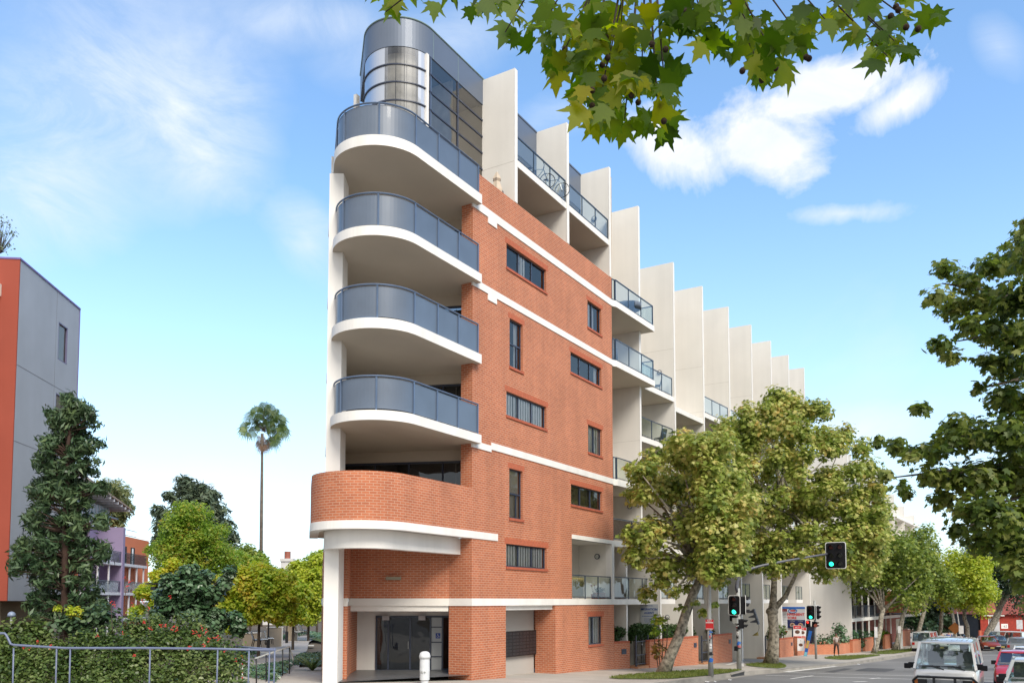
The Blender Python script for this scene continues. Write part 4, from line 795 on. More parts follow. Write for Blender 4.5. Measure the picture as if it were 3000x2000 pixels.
    def bush(name,label,cat,D,cl2,lm,shape,size,per,base=None,grp=None,stem=True,shell=.5):
        q=cl2[0]; bp=base or at0(q[0],D); t=thing(name,label,cat,bp,group=grp,world=True); c=[]
        for x,y,r in cl2:
            for k in (-1,1): s=r*random.uniform(.8,1.05); c.append((np.array(AT(x+random.uniform(-8,8),y+random.uniform(-8,8),D+k*r*.6)),np.array((s,s,s*.85))))
        for c0,s0 in list(c)[::2]:
            d=RNG.normal(0,1,3); d/=np.linalg.norm(d); d[2]=abs(d[2])*.8; c.append((c0+d*s0*1.15,s0*RNG.uniform(.25,.5)))
        A,B=fill(c,int(per*1.2),shell*.6); leaves('crown',A,B,size*1.15,shape,lm,t)
        if stem:
            m=MB(); f=Vector(AT(q[0],q[1]+40,D)); m.tube([bp,f],[.03*D**.5*.5,.02*D**.5*.5],7)
            for e,_ in c[::3]: m.tube([f,Vector(e)],[.03,.01],4)
            m.build('trunk',BARKD,t)
        return t
    bush('glossy_shrub','large rounded shrub with broad shiny dark leaves above the hedge','shrub',33,[(560,1730,.7),(510,1700,.45),(545,1680,.4),(590,1690,.45),(625,1745,.5),(655,1705,.35),(665,1675,.28),(480,1750,.4),(525,1775,.55),(580,1790,.7),(640,1805,.5),(690,1800,.3),(700,1835,.35),(605,1830,.6),(460,1795,.4)],LGLO,'oval',.17,150)
    bush('autumn_tree','bright green tree turning orange at the base in front of the grey pine','tree',62,[(560,1600,1.6),(520,1530,1.2),(570,1510,1.2),(505,1560,1.2),(610,1570,1.3),(500,1620,1.6),(640,1620,1.4),(500,1660,1.3),(560,1670,1.7),(640,1680,1.4),(500,1700,1.4),(480,1600,.9),(680,1650,.8),(540,1490,.8)],LBRI,'oval',.16,520)
    bush('orange_tree','small orange and gold leaved tree beside the orange and purple flats','tree',52,[(490,1700,.8),(450,1730,.7),(470,1690,.6),(410,1740,.5),(500,1660,.6),(400,1790,.5),(460,1770,.7)],LYEL,'oval',.17,260)
    for i,(D,l,cs) in enumerate(((50,'yellow green tree overhanging the nearest group of park benches',[(760,1765,1.1),(720,1720,1.0),(790,1710,1.1),(700,1775,.9),(740,1805,.7),(800,1790,.9),(690,1820,.5),(830,1760,.8),(680,1700,.7),(760,1680,.9),(820,1815,.4),(655,1770,.8),(630,1810,.7),(670,1830,.5),(650,1720,.8)]),
        (68,'golden tree beside the black park lamp post',[(860,1770,1.1),(840,1720,1.0),(880,1740,.9),(850,1810,.8),(820,1700,1.0),(880,1800,.7)]),
        (85,'olive green tree overhanging the far end of the park path',[(905,1720,2.0),(880,1680,1.5),(920,1760,1.6),(925,1690,1.4),(900,1800,1.4),(870,1660,.9),(930,1640,1.0)]),
        (95,'pale green feathery tree left of the white chimney',[(720,1665,1.6),(690,1640,1.5),(760,1660,1.1),(700,1690,1.8),(780,1680,1.0)]))):
        bush('park_tree',l,'tree',D,cs,LYEL if i<2 else (LP3 if i==2 else LBRI),'oval',.10+.0018*D,520,grp='small trees along the park path')
    bush('grey_pine','broad dark grey green pine behind the bright autumn tree','tree',105,[(560,1560,3.2),(500,1540,2.2),(540,1480,2.0),(590,1450,1.9),(555,1430,1.5),(620,1500,2.0),(650,1560,2.0),(660,1600,1.6),(470,1500,1.2),(480,1600,2.0),(545,1410,.9),(615,1450,1.2),(500,1450,1.0),(640,1490,.9),(680,1570,.7),(670,1530,.6),(460,1580,.9),(600,1610,2.4)],LPIN2,'lance',.75,160,shell=.2)
    bush('weeping_tree','pale olive weeping tree behind the layered dark tree','tree',95,[(330,1450,2.2),(300,1470,1.8),(355,1490,1.4),(340,1520,1.2),(290,1430,1.0)],LOLV,'lance',.6,300)
    bush('hedge_tree','dark leafy tree at the park end by the brick corner','tree',110,[(930,1660,2.2),(900,1680,1.8),(880,1700,1.5),(935,1720,2.0)],LBRI,'oval',.4,200)
    bush('leafy_tree','dark green tree at the foot of the palm','tree',112,[(735,1640,1.8),(760,1650,1.4),(715,1620,1.2),(700,1650,1.8),(820,1690,1.4)],LP2,'oval',.4,200)
    # strappy plant and ivy beds
    t=thing('flax_plant','clump of long arching strap leaves beside the brick corner','plant',at0(925,36),world=True); P=[]
    m=MB()
    for _ in range(60):
        a=random.uniform(0,2*math.pi); l=random.uniform(.7,1.25); o=Vector(at0(918,36)); d=Vector((math.cos(a),math.sin(a),0)); w=Vector((-d.y,d.x,0))*.03; e=[o+d*l*s+Vector((0,0,l*1.05*(s-.55*s*s))) for s in (0.,.35,.7,1.)]
        m.add([e[0]-w,e[0]+w,e[1]-w,e[1]+w,e[2]-w*.7,e[2]+w*.7,e[3]],[(0,1,3,2),(2,3,5,4),(4,5,6)])
    m.build('leaf_blades',LHED,t)
    def bed(pts,D,label_kind):
        P=[];Nn=[]
        for _ in range(2600):
            u,v=random.random(),random.random(); a=[pts[0][k]*(1-u)+pts[1][k]*u for k in(0,1)]; c=[pts[3][k]*(1-u)+pts[2][k]*u for k in(0,1)]; x=a[0]*(1-v)+c[0]*v; y=a[1]*(1-v)+c[1]*v
            P.append((x,y,G(x,y)+.04+random.uniform(0,.28))); Nn.append((0,-.3,1))
        struct(leaves('ivy_ground_cover',P,Nn,.15,'oval',LGLO,None),'stuff')
    def gp(x,y):
        d=(Vector(at(x,y,1))-Vector((0,0,CZ))); tt=20.
        for _ in range(80): p=Vector((0,0,CZ))+d*tt; tt+=(p.z-G(p.x,p.y))*2.5
        return (p.x,p.y)
    bed([gp(690,1985),gp(810,2005),gp(860,1948),gp(770,1965)],30,0); bed([gp(855,1948),gp(943,1953),gp(943,1922),gp(880,1925)],32,0)
    bed([gp(790,1885),gp(828,1872),gp(900,1858),gp(800,1868)],60,0); bed([gp(905,1868),gp(942,1872),gp(942,1856),gp(900,1856)],60,0); bed([gp(700,1925),gp(760,1915),gp(755,1905),gp(690,1912)],45,0)
    # path
    def poly(name,px,m_,dz,k=1):
        pts=[gp(*p) for p in px]; f=MB(); n=6; L=len(px)//2; a=px[:L]; b=px[L:][::-1]; vs=[]
        for p,q in zip(a,b):
            for j in range(n+1): w=j/n; s=gp(p[0]*(1-w)+q[0]*w,p[1]*(1-w)+q[1]*w); vs.append((s[0],s[1],G(*s)+dz))
        f.add(vs,[(i*(n+1)+j,i*(n+1)+j+1,(i+1)*(n+1)+j+1,(i+1)*(n+1)+j) for i in range(L-1) for j in range(n)]); return struct(f.build(name,m_))
    PG=mat('park_paving',(.30,.275,.26),.9,1.,.12,.3); PP=mat('pale_paving_strip',(.46,.42,.35),.9,1.,.1)
    poly('park_path',[(640,2040),(700,1935),(760,1903),(820,1880),(845,1868),(870,1862),(930,1860),(925,1868),(905,1880),(900,1903),(880,1935),(860,2040)],PG,.012)
    for y,a,b in ((1890,806,920),(1912,735,900),(1943,690,878),(1872,838,905)): poly('paving_strip',[(a,y-2),(a,y+2),(b,y+2),(b,y-2)],PP,.018)
    poly('park_ramp',[(790,2040),(865,1955),(943,1954),(943,2040)],PAVE,.02)
    poly('park_lawn',[(905,1870),(925,1866),(944,1866),(944,1880)],GRASS,.02)
    return gp
GPX=left_plants()
def palm():
    D=140.; b=at0(765,D); t=thing('palm_tree','very tall slender fan palm standing alone against the sky','palm',b,world=True); m=MB()
    m.tube([(b[0],b[1],b[2]-1),AT(766,1500,D),AT(768,1330,D),AT(768,1270,D)],[.32,.27,.2,.26],10); m.build('trunk',mat('palm_bark',(.13,.105,.085),.9,2,.3),t,smooth=True)
    LF=leafmat('palm_frond',[(.03,.07,.015),(.07,.12,.03),(.14,.19,.05)],.2); DF=leafmat('dead_frond',[(.12,.07,.04),(.18,.11,.07)],.2)
    c=Vector(AT(770,1262,D))
    fr=[(752,1205),(775,1195),(790,1200),(805,1212),(735,1222),(745,1225),(820,1230),(770,1215),(822,1252),(812,1268),(800,1275),(830,1265),(722,1262),(745,1262),(805,1290),(760,1230),(790,1235),(800,1225),(720,1250),(815,1240),(785,1215),(760,1245),(790,1250),(768,1252),(780,1246)]
    ml=MB();md=MB();st=MB()
    def fan(mb,e,r,down=.25):
        e=Vector(e); ax=(e-c).normalized()
        n=Vector((-.85+random.gauss(0,.3),-.5+random.gauss(0,.3),random.gauss(.1,.3))).normalized(); s=ax.cross(n).normalized()
        for k in range(21):
            a=R(-125+250*k/20); d=(ax*math.cos(a)+s*math.sin(a)); q=e+d*r*random.uniform(.75,1.05)+Vector((0,0,-down*r*random.uniform(.4,1))); w=d.cross(n)*.055*r; mid=e+d*r*.55; mb.add([e,mid-w,q,mid+w],[(0,1,2,3)])
    for x,y in fr:
        e=Vector(AT(x,y,D+random.uniform(-1.5,1.5))); st.tube([c,c.lerp(e,.5)+Vector((0,0,.2)),e],[.06,.04,.03],4); fan(ml,e,1.75,.45)
    for x,y in ((762,1310),(775,1305),(782,1315),(770,1320),(788,1300),(765,1295)):
        e=Vector(AT(x,y-12,D+random.uniform(-.4,.4))); fan(md,e,1.15,.8)
    st.build('frond_stem',BARKD,t); ml.build('fronds',LF,t); md.build('dead_fronds',DF,t)
palm()
# ---------------- neighbouring buildings ----------------
H2=R(36.9)
def grey_block():
    o=at(22,1759,31.3); t=thing('grey_orange_building','grey rendered building with burnt orange street face at the left edge','building',(o.x,o.y,0),H2)
    GR=mat('grey_render_wall',(.36,.405,.47),.85,.6,.06,.2,streak=.04,bscale=25); OR=mat('burnt_orange_render',(.31,.062,.036),.85,.6,.06,.15); PU=mat('purple_trim',(.16,.12,.32),.5); OL=mat('olive_render',(.20,.17,.12),.85,.8,.1)
    zt=15.75; L=5.5
    # local x along the grey face (away), local y to the left of it
    w=MB(); ws=[(3.46,4.36,12.93,14.53),(3.42,4.3,9.9,11.5)]; g=wallgrid(0,L,2.84,zt,ws,0,.12); g.build('grey_wall',GR,t)
    MB().box(-.0,L,.14,14,2.84,zt-.02).build('core',OL,t)
    m=MB(); m.box(-.06,-.002,-.002,14,2.84,zt); m.build('orange_wall',OR,t)
    m=MB(); m.box(-.08,L+.05,-.03,14,zt,zt+.07); m.box(L,L+.05,-.02,.1,2.84,zt); m.build('roof_edge',PU,t)
    m=MB(); m.box(0,L,-.004,0.01,11.71,11.74); m.box(0,L,-.004,.01,8.81,8.84); m.box(3.22,3.235,-.004,.01,2.84,zt); m.build('joint',mat('joint_grey',(.2,.21,.24),.8),t)
    m=MB(); m.box(.8,L-.3,.6,14,-1,2.84); m.build('ground_storey_wall',OL,t)
    for a,b,c,d in ws:
        f=MB(); e=.05; f.box(a,b,.0,.08,c,c+e); f.box(a,b,.0,.08,d-e,d); f.box(a,a+e,.0,.08,c,d); f.box(b-e,b,.0,.08,c,d); f=f.build('window',mat('purple_grey_frame',(.14,.13,.22),.4),t)
        MB().quad((a,.06,c),(b,.06,c),(b,.06,d),(a,.06,d)).build('pane',GLASS,f); MB().quad((a,.11,c),(b,.11,c),(b,.11,d),(a,.11,d)).build('blind',BLINDC,f)
    for zb,zs in ((14.75,.45),(11.6,.4),(8.5,.4)):
        s=MB(); s.box(-1.3,-.06,.62 if zb>14 else .75,10,zb-zs,zb); s=s.build('balcony',CREAM,t)
        if zb<14:
            r=MB(); r.box(-1.25,-1.2,.8,10,zb+1.05,zb+1.1)
            for k in range(30): r.box(-1.24,-1.21,.8+k*.12,.83+k*.12,zb,zb+1.05)
            for k in range(9): r.box(-1.24+k*.13,-1.21+k*.13,.8,.83,zb,zb+1.05)
            r.box(-1.25,-.1,.8,.85,zb+1.05,zb+1.1); r.build('railing',RAIL,s)
    return t
grey_block()
def roof_shrub():
    t=thing('rooftop_shrub','sparse bare looking shrub on the roof of the grey building','shrub',AT(5,742,35),world=True); m=MB(); P=[];Nn=[]
    for _ in range(26):
        e=Vector(AT(random.uniform(-40,45),random.uniform(640,735),35+random.uniform(-.4,.4))); m.tube([AT(0,742,35),e],[.02,.005],4)
        for _ in range(7): P.append(e+Vector((random.gauss(0,.1),random.gauss(0,.1),random.gauss(0,.1)))); Nn.append((0,-1,.4))
    m.build('stem',BARKD,t); leaves('foliage',P,Nn,.09,'oval',LPIN2,t)
roof_shrub()
def purple_block():
    D=86.; o=at(342,1759,D); t=thing('purple_orange_building','purple and orange apartment block with skillion roof seen between the trees','building',(o.x,o.y,0),H2)
    PU=mat('purple_render',(.25,.20,.32),.85,.6,.05); OR=mat('salmon_render',(.62,.19,.09),.85,.6,.05); W2=mat('cool_white',(.62,.62,.66),.6)
    # local +x recedes right along the orange front, -y faces the viewer
    zt=9.75
    m=MB(); m.box(.2,12.,.8,9,3.6,zt); m.build('orange_wall',OR,t); m=MB(); m.box(.2,12.,1.6,9,-1.2,3.6); m.build('lower_wall',OR,t)
    m=MB(); m.box(-.4,.18,-.6,9,-1.5,10.3); m.box(-2.6,-.4,1.9,9,3.6,10.0); m.build('purple_wall',PU,t); m=MB(); m.box(-8,-.4,2.4,9,-1.5,3.6); m.build('lower_recess_wall',DGREY,t)
    m=MB(); m.box(-10,-3.2,2.6,9,3.6,10); m.build('far_wall',OR,t)
    for z in (6.7-0.02,3.7,1.0):
        if z<2: b=MB(); b.box(-8,7.5,-.4,1.6,z-.3,z)
        else: b=MB(); b.box(-8,7.5,-.5,1.6,z-.28,z)
        if z==1.0: continue
        b=b.build('balcony',W2,t); r=MB(); r.box(-7.9,7.4,-.45,-.4,z+1.05,z+1.12)
        for k in range(52): r.box(-7.9+k*.3,-7.87+k*.3,-.44,-.41,z,z+1.05)
        r.build('railing',RAIL,b); MB().quad((-7.9,-.42,z+.05),(7.4,-.42,z+.05),(7.4,-.42,z+1.),(-7.9,-.42,z+1.)).build('glass_panel',glassmat('smoky_rail_glass',(.45,.48,.55),.05) if z>5 else RGLASS,b)
    m=MB(); m.box(-8,7.5,-.5,1.6,.75,1.05); m.build('slab',W2,t)
    for x in (-6.2,-3.4,2.4,4.6,6.8): MB().box(x,x+.14,-.4,-.26,-1.2,6.4 if x<9 else 3.).build('post',W2,t)
    for x,w in ((1.3,.7),(3.2,1.4),(6.,1.1)):
        for z in (6.75,3.75):
            f=MB(); f.box(x,x+w,.72 if z>5 else 1.52,.79 if z>5 else 1.59,z,z+1.9); f=f.build('window',DARK,t); MB().box(x+w*.2,x+w*.55,.70 if z>5 else 1.50,.72 if z>5 else 1.52,z+.1,z+1.8).build('curtain',BLIND,f)
    m=MB(); m.box(-5,-.5,2.3,2.38,1.1,3.4); m.build('sliding_door',DGREY,t)
    # clerestory and skillion roof
    m=MB(); m.prism([(-9,2),(2.4,2),(2.4,8),(-9,8)],9.7,12.6); m.build('clerestory_wall',mat('pale_clerestory',(.30,.34,.38),.3),t)
    m=MB()
    for k in range(15): m.box(-9+k*.82,-8.9+k*.82,1.93,2.0,10.0,12.6)
    m.box(-9,2.45,1.93,2.0,11.3,11.4); m.build('glazing_bar',W2,t)
    m=MB(); m.add([(-11,.3,14.6),(4.6,.3,12.55),(4.6,9,12.55),(-11,9,14.6),(-11,.3,14.9),(4.6,.3,12.7),(4.6,9,12.7),(-11,9,14.9)],[(3,2,1,0),(4,5,6,7),(0,1,5,4),(1,2,6,5),(2,3,7,6),(3,0,4,7)]); rf=m.build('roof',mat('roof_brown',(.30,.22,.17),.7),t)
    m=MB()
    for k in range(14): x=-10.4+k*1.1; z=14.6-(x+11)*.1314; m.box(x,x+.16,.35,5,z-.3,z-.02)
    m.build('rafter',W2,rf)
    m=MB(); m.box(-.2,3.2,1.2,3,11.4,11.55); m.build('awning',mat('awning_blue',(.2,.24,.3),.5),t)
    m=MB(); m.tube([(2.5,.9,9.9),(8,.9,9.9)],.05,5); m.tube([(2.5,.9,10.5),(8,.9,10.5)],.05,5); m.build('roof_rail',W2,t)
purple_block()
def park_walls():
    BW=mat('beige_wall',(.36,.29,.215),.9,1,.08,.2)
    for (x0,x1,y0,y1,D,l) in ((720,765,1855,1880,62,'low beige wall under the yellow tree left of the benches'),(790,829,1838,1866,72,'beige wall panel behind the nearest bench group'),(845,873,1828,1862,84,'beige wall panel between the lamp post and far benches')):
        a=at(x0,1759,D);b=at(x1,1759,D*1.02); t=thing('garden_wall',l,'wall',(a.x,a.y,G(a.x,a.y)-.2),math.atan2(b.y-a.y,b.x-a.x),group='beige walls along the park path'); L=(b-a).length; h=at(x0,y0,D).z-G(a.x,a.y)+.2
        MB().box(0,L,0,.25,0,h).build('wall',BW,t,bevel=.02); MB().box(-.03,L+.06,-.04,.29,h,h+.06).build('coping',CREAM,t); MB().box(L-.12,L+.02,-.03,.28,0,h-.003).build('end_post',CREAM,t)
park_walls()
def white_house():
    D=150.; o=at(760,1759,D); t=thing('white_house','low white terrace with a tall chimney showing over the park trees','house',(o.x,o.y,-1.5),HEAD-math.pi/2)
    W2=mat('old_white_render',(.60,.59,.58),.8,.6,.1); m=MB(); m.box(-8,6.5,0,8,0,8.0); m.build('wall',W2,t)
    r=MB(); r.add([(-8.3,-.3,8.),(6.8,-.3,8.),(6.8,8,8.),(-8.3,8,8.),(-8.3,4,9.5),(6.8,4,9.5)],[(0,1,5,4),(2,3,4,5),(1,2,5),(3,0,4)]); rf=r.build('roof',mat('slate_roof',(.16,.16,.19),.7),t)
    c=MB(); c.box(3.4,5.4,1,2.5,8.,11.4); c.box(3.2,5.6,.8,2.7,11.4,11.9); c=c.build('chimney',W2,rf); MB().tube([(4.4,1.7,11.9),(4.4,1.7,13.2)],.55,10).build('chimney_pot',mat('terracotta_pot',(.3,.1,.07),.8),c)
    for x in (-6,-3,0,3):
        f=MB().box(x,x+1.2,-.05,.02,4.6,6.6).build('window',DGREY,t); MB().box(x-.1,x+1.3,-.15,.0,4.45,4.6).build('sill',W2,f)
    m=MB(); m.tube([(1.5,2,9),(1.5,2,11.)],.03,4); m.tube([(.6,2,10.8),(2.4,2,10.8)],.03,4); m.build('aerial',STEEL,t)
white_house()
def red_house():
    D=128.; o=at(2870,1759,D); t=thing('red_brick_house','red brick house with white window beyond the parked cars on the right','house',(o.x,o.y,-3.2),HEAD-math.pi/2)
    RB=mat('deep_red_brick',(.30,.035,.02),.85,3,.25,.1); m=wallgrid(0,22,0,4.0,[(1.2,2.6,1.1,3.4),(6.9,8.9,1.8,3.2),(11.8,12.9,1.8,3.4),(15,17,1.8,3.2)],0,.2); m.build('wall',RB,t); m=MB(); m.box(0,22,.6,8,0,3.9); m.build('inner_wall',DARK,t)
    r=MB(); r.add([(-.5,-.6,4.0),(22.5,-.6,4.0),(22.5,8.6,4.0),(-.5,8.6,4.0),(3,4,7.0),(19,4,7.0)],[(0,1,5,4),(1,2,5),(2,3,4,5),(3,0,4),(3,2,1,0)]); r.build('roof',mat('red_tile_roof',(.22,.05,.035),.8,4,.2),t)
    for a,b,c,d in ((1.2,2.6,1.1,3.4),(6.9,8.9,1.8,3.2),(11.8,12.9,1.8,3.4),(15,17,1.8,3.2)):
        f=MB(); f.box(a,b,.05,.12,c,c+.1); f.box(a,b,.05,.12,d-.1,d); f.box(a,a+.1,.05,.12,c,d); f.box(b-.1,b,.05,.12,c,d); f.box((a+b)/2-.05,(a+b)/2+.05,.05,.12,c,d); f=f.build('window',WHITE,t); MB().quad((a,.14,c),(b,.14,c),(b,.14,d),(a,.14,d)).build('pane',GLASS,f); MB().quad((a,.3,c),(b,.3,c),(b,.3,d),(a,.3,d)).build('curtain',BLIND,f)
    m=MB(); m.box(.4,3.4,-.5,.2,3.75,3.9); m.build('awning',WHITE,t)
    p=thing('house_number_sign','white number board beside the white window of the red brick house','sign',tuple(at(2943,1833,D-1)),HEAD-math.pi/2); MB().box(-.5,.5,-.03,.03,-.35,.35).build('board',WHITE,p); text('number','162','' or .5,BLACK,p,(0,-.035,-.18),(math.pi/2,0,0),.003)
    w=thing('garden_wall','low red brick front wall of the house on the right','wall',(*at0(2872,122)[:2],-2.9),HEAD-math.pi/2); MB().box(0,14,0,.25,0,1.3).build('wall',RB,w); MB().box(-.03,14.03,-.03,.28,1.3,1.36).build('coping',SILL,w); MB().box(-.3,0,-.05,.3,0,1.5).build('pier',SILL,w)
red_house()
def dark_shop():
    D=150.; o=at(2640,1759,D); t=thing('shaded_building','dark shaded building under the trees at the end of the footpath','building',(o.x,o.y,-3.2),HEAD-math.pi/2)
    m=wallgrid(0,15,0,6,[(1,3,1,3),(5,7,1,3),(9,11,1,3)],0,.2); m.build('wall',mat('dark_brown_brick',(.05,.035,.025),.9,2,.3),t); MB().box(0,15,.5,6,0,6).build('inner_wall',DARK,t)
    for a in (1,5,9): f=MB().box(a,a+2,.1,.16,1,1.1).build('window',WHITE,t); MB().quad((a,.18,1),(a+2,.18,1),(a+2,.18,3),(a,.18,3)).build('pane',GLASS,f)
    m=MB(); m.box(2,8,-1.2,0,3.4,3.6); m.build('awning',mat('awning_cream',(.5,.48,.42),.7),t)
    m=MB(); m.add([(-.4,-.5,6.),(15.4,-.5,6.),(15.4,6.5,6.),(-.4,6.5,6.),(3,3,8.),(12,3,8.)],[(0,1,5,4),(1,2,5),(2,3,4,5),(3,0,4),(3,2,1,0)]); m.build('roof',mat('dark_roof',(.05,.04,.04),.8),t)
dark_shop()
def far_block():
    t=thing('fin_wall_apartments','second cream apartment block with stepped fin walls and slatted balconies past the blank wall','building',(78.6,12.8,-1.6),world=True)
    z0=-2.2
    MB().box(78.6,78.85,12.82,24,z0,16.0).build('blank_wall',CREAM,t); MB().box(78.59,78.86,12.79,12.82,z0,16.0).build('fin_edge',WHITE,t)
    xs=[80.3,83.8,90.2,95,102.5,109,116]; zs=[16.0,16.0,17.0,16.8,14.7,14,13.5]
    YB=[12.8,12.7,12.5,12.2,11.9,11.6,11.2]
    for x,z,y in zip(xs,zs,YB):
        MB().box(x,x+.2,y+.02,22,5.2,z).build('fin_wall',CREAM,t); MB().box(x-.01,x+.21,y-.01,y+.02,5.2,z).build('fin_edge',WHITE,t)
    m=MB(); m.quad((78.8,15.5,z0),(120,14,z0),(120,14,13),(78.8,15.5,13)); m.build('back_wall',SOFF,t); m=MB(); m.quad((78.8,14.9,z0),(120,13.3,z0),(120,13.3,1.2),(78.8,14.9,1.2)); m.build('brick_wall',BR2,t)
    m=MB(); m.box(95,120,10.6,13,1.6,3.8); m.build('orange_brick_panel',BRG,t)
    for z in (1.3,4.1,6.9,9.8,12.5):
        m=MB(); m.prism([(78.86,12.82),(98,12.1),(120,11.0),(120,14),(78.86,15.5)],z-.3,z); b=m.build('balcony',WHITE,t); r=MB(); r.bar((78.9,12.86,z+1.1),(98,12.15,z+1.1),.07,.07)
        for k in range(40): x=78.95+k*.48; y=12.86-(x-78.9)*.037; r.bar((x,y,z),(x,y,z+1.08),.05,.05)
        r.build('railing',RAIL,b)
    for k in range(7): x=80.9+k*3.; y=12.84-(x-78.9)*.037; MB().box(x,x+.12,y,y+.12,z0,6.7).build('post',WHITE,t)
    for k in range(5): x=80.2+k*3.6; MB().box(x,x+1.6,14.2,14.4,-1.8,.6).build('sliding_door',DARK,t); MB().box(x,x+1.6,14.9,15.,1.4,3.5).build('sliding_door',DARK,t)
    MB().box(93.5,95.2,10.6,11.0,-2.3,1.0).build('pier',CREAM,t)
far_block()
# ---------------- garden walls, hedges, gates ----------------
def WX(px,Y):
    d=at(px,1759,1.); return d.x*Y/d.y
def gwall(px0,px1,Y0,Y1,ztop,label,m=None,zb=None,th=.24,box=True,cat='wall'):
    a=Vector((WX(px0,Y0),Y0,0));b=Vector((WX(px1,Y1),Y1,0)); L=(b-a).length; z0=GS(b.x)-.25 if zb is None else zb
    t=thing('garden_wall',label,cat,(a.x,a.y,z0),math.atan2(b.y-a.y,b.x-a.x),group='low brick garden walls along the footpath')
    h=ztop-z0; MB().box(0,L,0,th,0,h).build('wall',m or BR,t); MB().box(-.006,L+.006,-.012,th+.012,h,h+.075).build('coping',SILL,t)
    if box:
        l=MB(); l.box(L-.65,L-.3,-.03,.0,h-.55,h-.3); l=l.build('letterbox',FRM,t); MB().box(L-.61,L-.34,-.036,-.03,h-.40,h-.37).build('slot',BLACK,l)
    return t,a,b
gwall(1799,1844,16.93,16.62,.80,'brick garden wall joining the corner of the red facade')
gwall(1902,2044,16.1,15.72,.80,'longest brick garden wall under the clipped hedge behind the leaning tree')
gwall(2087,2143,15.72,15.6,.76,'brick garden wall between the bus stop pole and the signal mast')
gwall(2283,2322,15.2,15.0,.02,'brick garden wall right of the forked plane tree')
gwall(2333,2358,15.0,14.9,.0,'brick garden wall behind the red poster boards')
gwall(2495,2519,12.5,12.3,-.55,'short orange brick wall just past the blank cream wall',BRG,box=False)
gwall(2532,2556,12.2,12.0,-.6,'orange brick wall behind the leaning far plane tree',BRG,box=False)
gwall(2590,2610,11.7,11.6,-.6,'orange brick wall between the two far plane trees',BRG,box=False)
gwall(2634,2664,11.4,11.2,-.5,'plain orange brick wall left of the parked white van',BRG,box=False)
def planter():
    a=Vector((WX(2396,13.2),13.2,0));b=Vector((WX(2486,12.6),12.6,0)); z=GS(75)-.1
    t=thing('planter_box','long orange brick planter full of dark shrubs against the blank cream wall','planter',(72.4,14.6,z),world=True)
    pts=[(70.6,14.9),(72.6,12.9),(77.9,12.7),(77.9,15.4),(71.,15.6)]
    m=MB(); m.prism(pts[::-1],z,z+.95); m.build('wall',BRG,t)
    cl=[(np.array((x,y,z+1.2)),np.array((s,s,s))) for x,y,s in ((72.2,14.2,.6),(73.2,13.7,.65),(74.3,13.5,.6),(75.5,13.5,.75),(76.6,13.4,.8),(77.2,13.3,.6))]+[(np.array((76,13.4,z+2.1)),np.array((.7,.7,.6))),(np.array((76.8,13.5,z+1.9)),np.array((.6,.6,.6)))]
    A,B=fill(cl,120,.4); leaves('shrub',A,B,.22,'oval',LGLO,t)
    p=thing('louvre_panel','dark louvred screen on the cream wall behind the third signal pole','screen',(73.2,15.75,GS(73)),-math.pi/2-.0); m=MB(); m.box(-.9,.9,-.06,0,.2,2.2)
    for k in range(14): m.box(-.88,.88,-.10,-.06,.25+k*.14,.30+k*.14)
    m.build('louvre',FRM,p); MB().box(-.95,.95,-.12,.02,2.2,2.27).build('rail',STEEL,p)
planter()
def hedge(name,label,pts,lm,size,per,shape='oval',cat='hedge'):
    t=thing(name,label,cat,(pts[0][0],pts[0][1],GS(pts[0][0])),world=True); c=[(np.array(p[:3]),np.array((p[3],p[3],p[3]))) for p in pts]
    A,B=fill(c,per,.6); leaves('foliage',A,B,size,shape,lm,t); m=MB()
    for p in pts[::3]: m.tube([(p[0],p[1],GS(p[0])-.1),(p[0],p[1],p[2])],.03,5)
    m.build('stem',BARKD,t)
LH2=leafmat('clipped_hedge_leaf',[(.02,.05,.012),(.045,.09,.02),(.09,.14,.05)],.2,.35)
def hpts(px0,px1,y0,y1,Y,r,step):
    o=[];x=px0
    while x<=px1:
        X=WX(x,Y); D=.856*X+.5165*Y; y=y0
        while y<=y1: p=at(x,y,D); o.append((p.x,p.y+random.uniform(0,.5),p.z,r*random.uniform(.85,1.1))); y+=r*CF/D*.9
        x+=step
    return o
hedge('garden_hedge','rounded dark green hedge spilling over the wall beside the brick corner',hpts(1812,1850,1850,1880,17.25,.30,9),LH2,.12,260)
hedge('garden_hedge','clipped square hedge on top of the long garden wall behind the leaning tree',hpts(1874,2038,1842,1864,16.5,.30,8),LH2,.12,240)
hedge('garden_shrub','sprawling shrub over the low wall right of the bus stop pole',hpts(2090,2112,1848,1858,16.2,.25,8),LH2,.13,90,cat='shrub')
hedge('garden_shrub','grey green shrub between the forked plane tree and the shop sign',hpts(2272,2304,1845,1868,15.6,.42,11),LHED,.2,160,cat='shrub')
hedge('garden_hedge','dark hedge below the slatted balconies of the far block',hpts(2500,2600,1862,1882,12.7,.6,14),LGLO,.26,160)
hedge('garden_hedge','lighter green hedge behind the two far plane trees',hpts(2575,2610,1858,1868,12.1,.45,10),LBRI,.24,140)
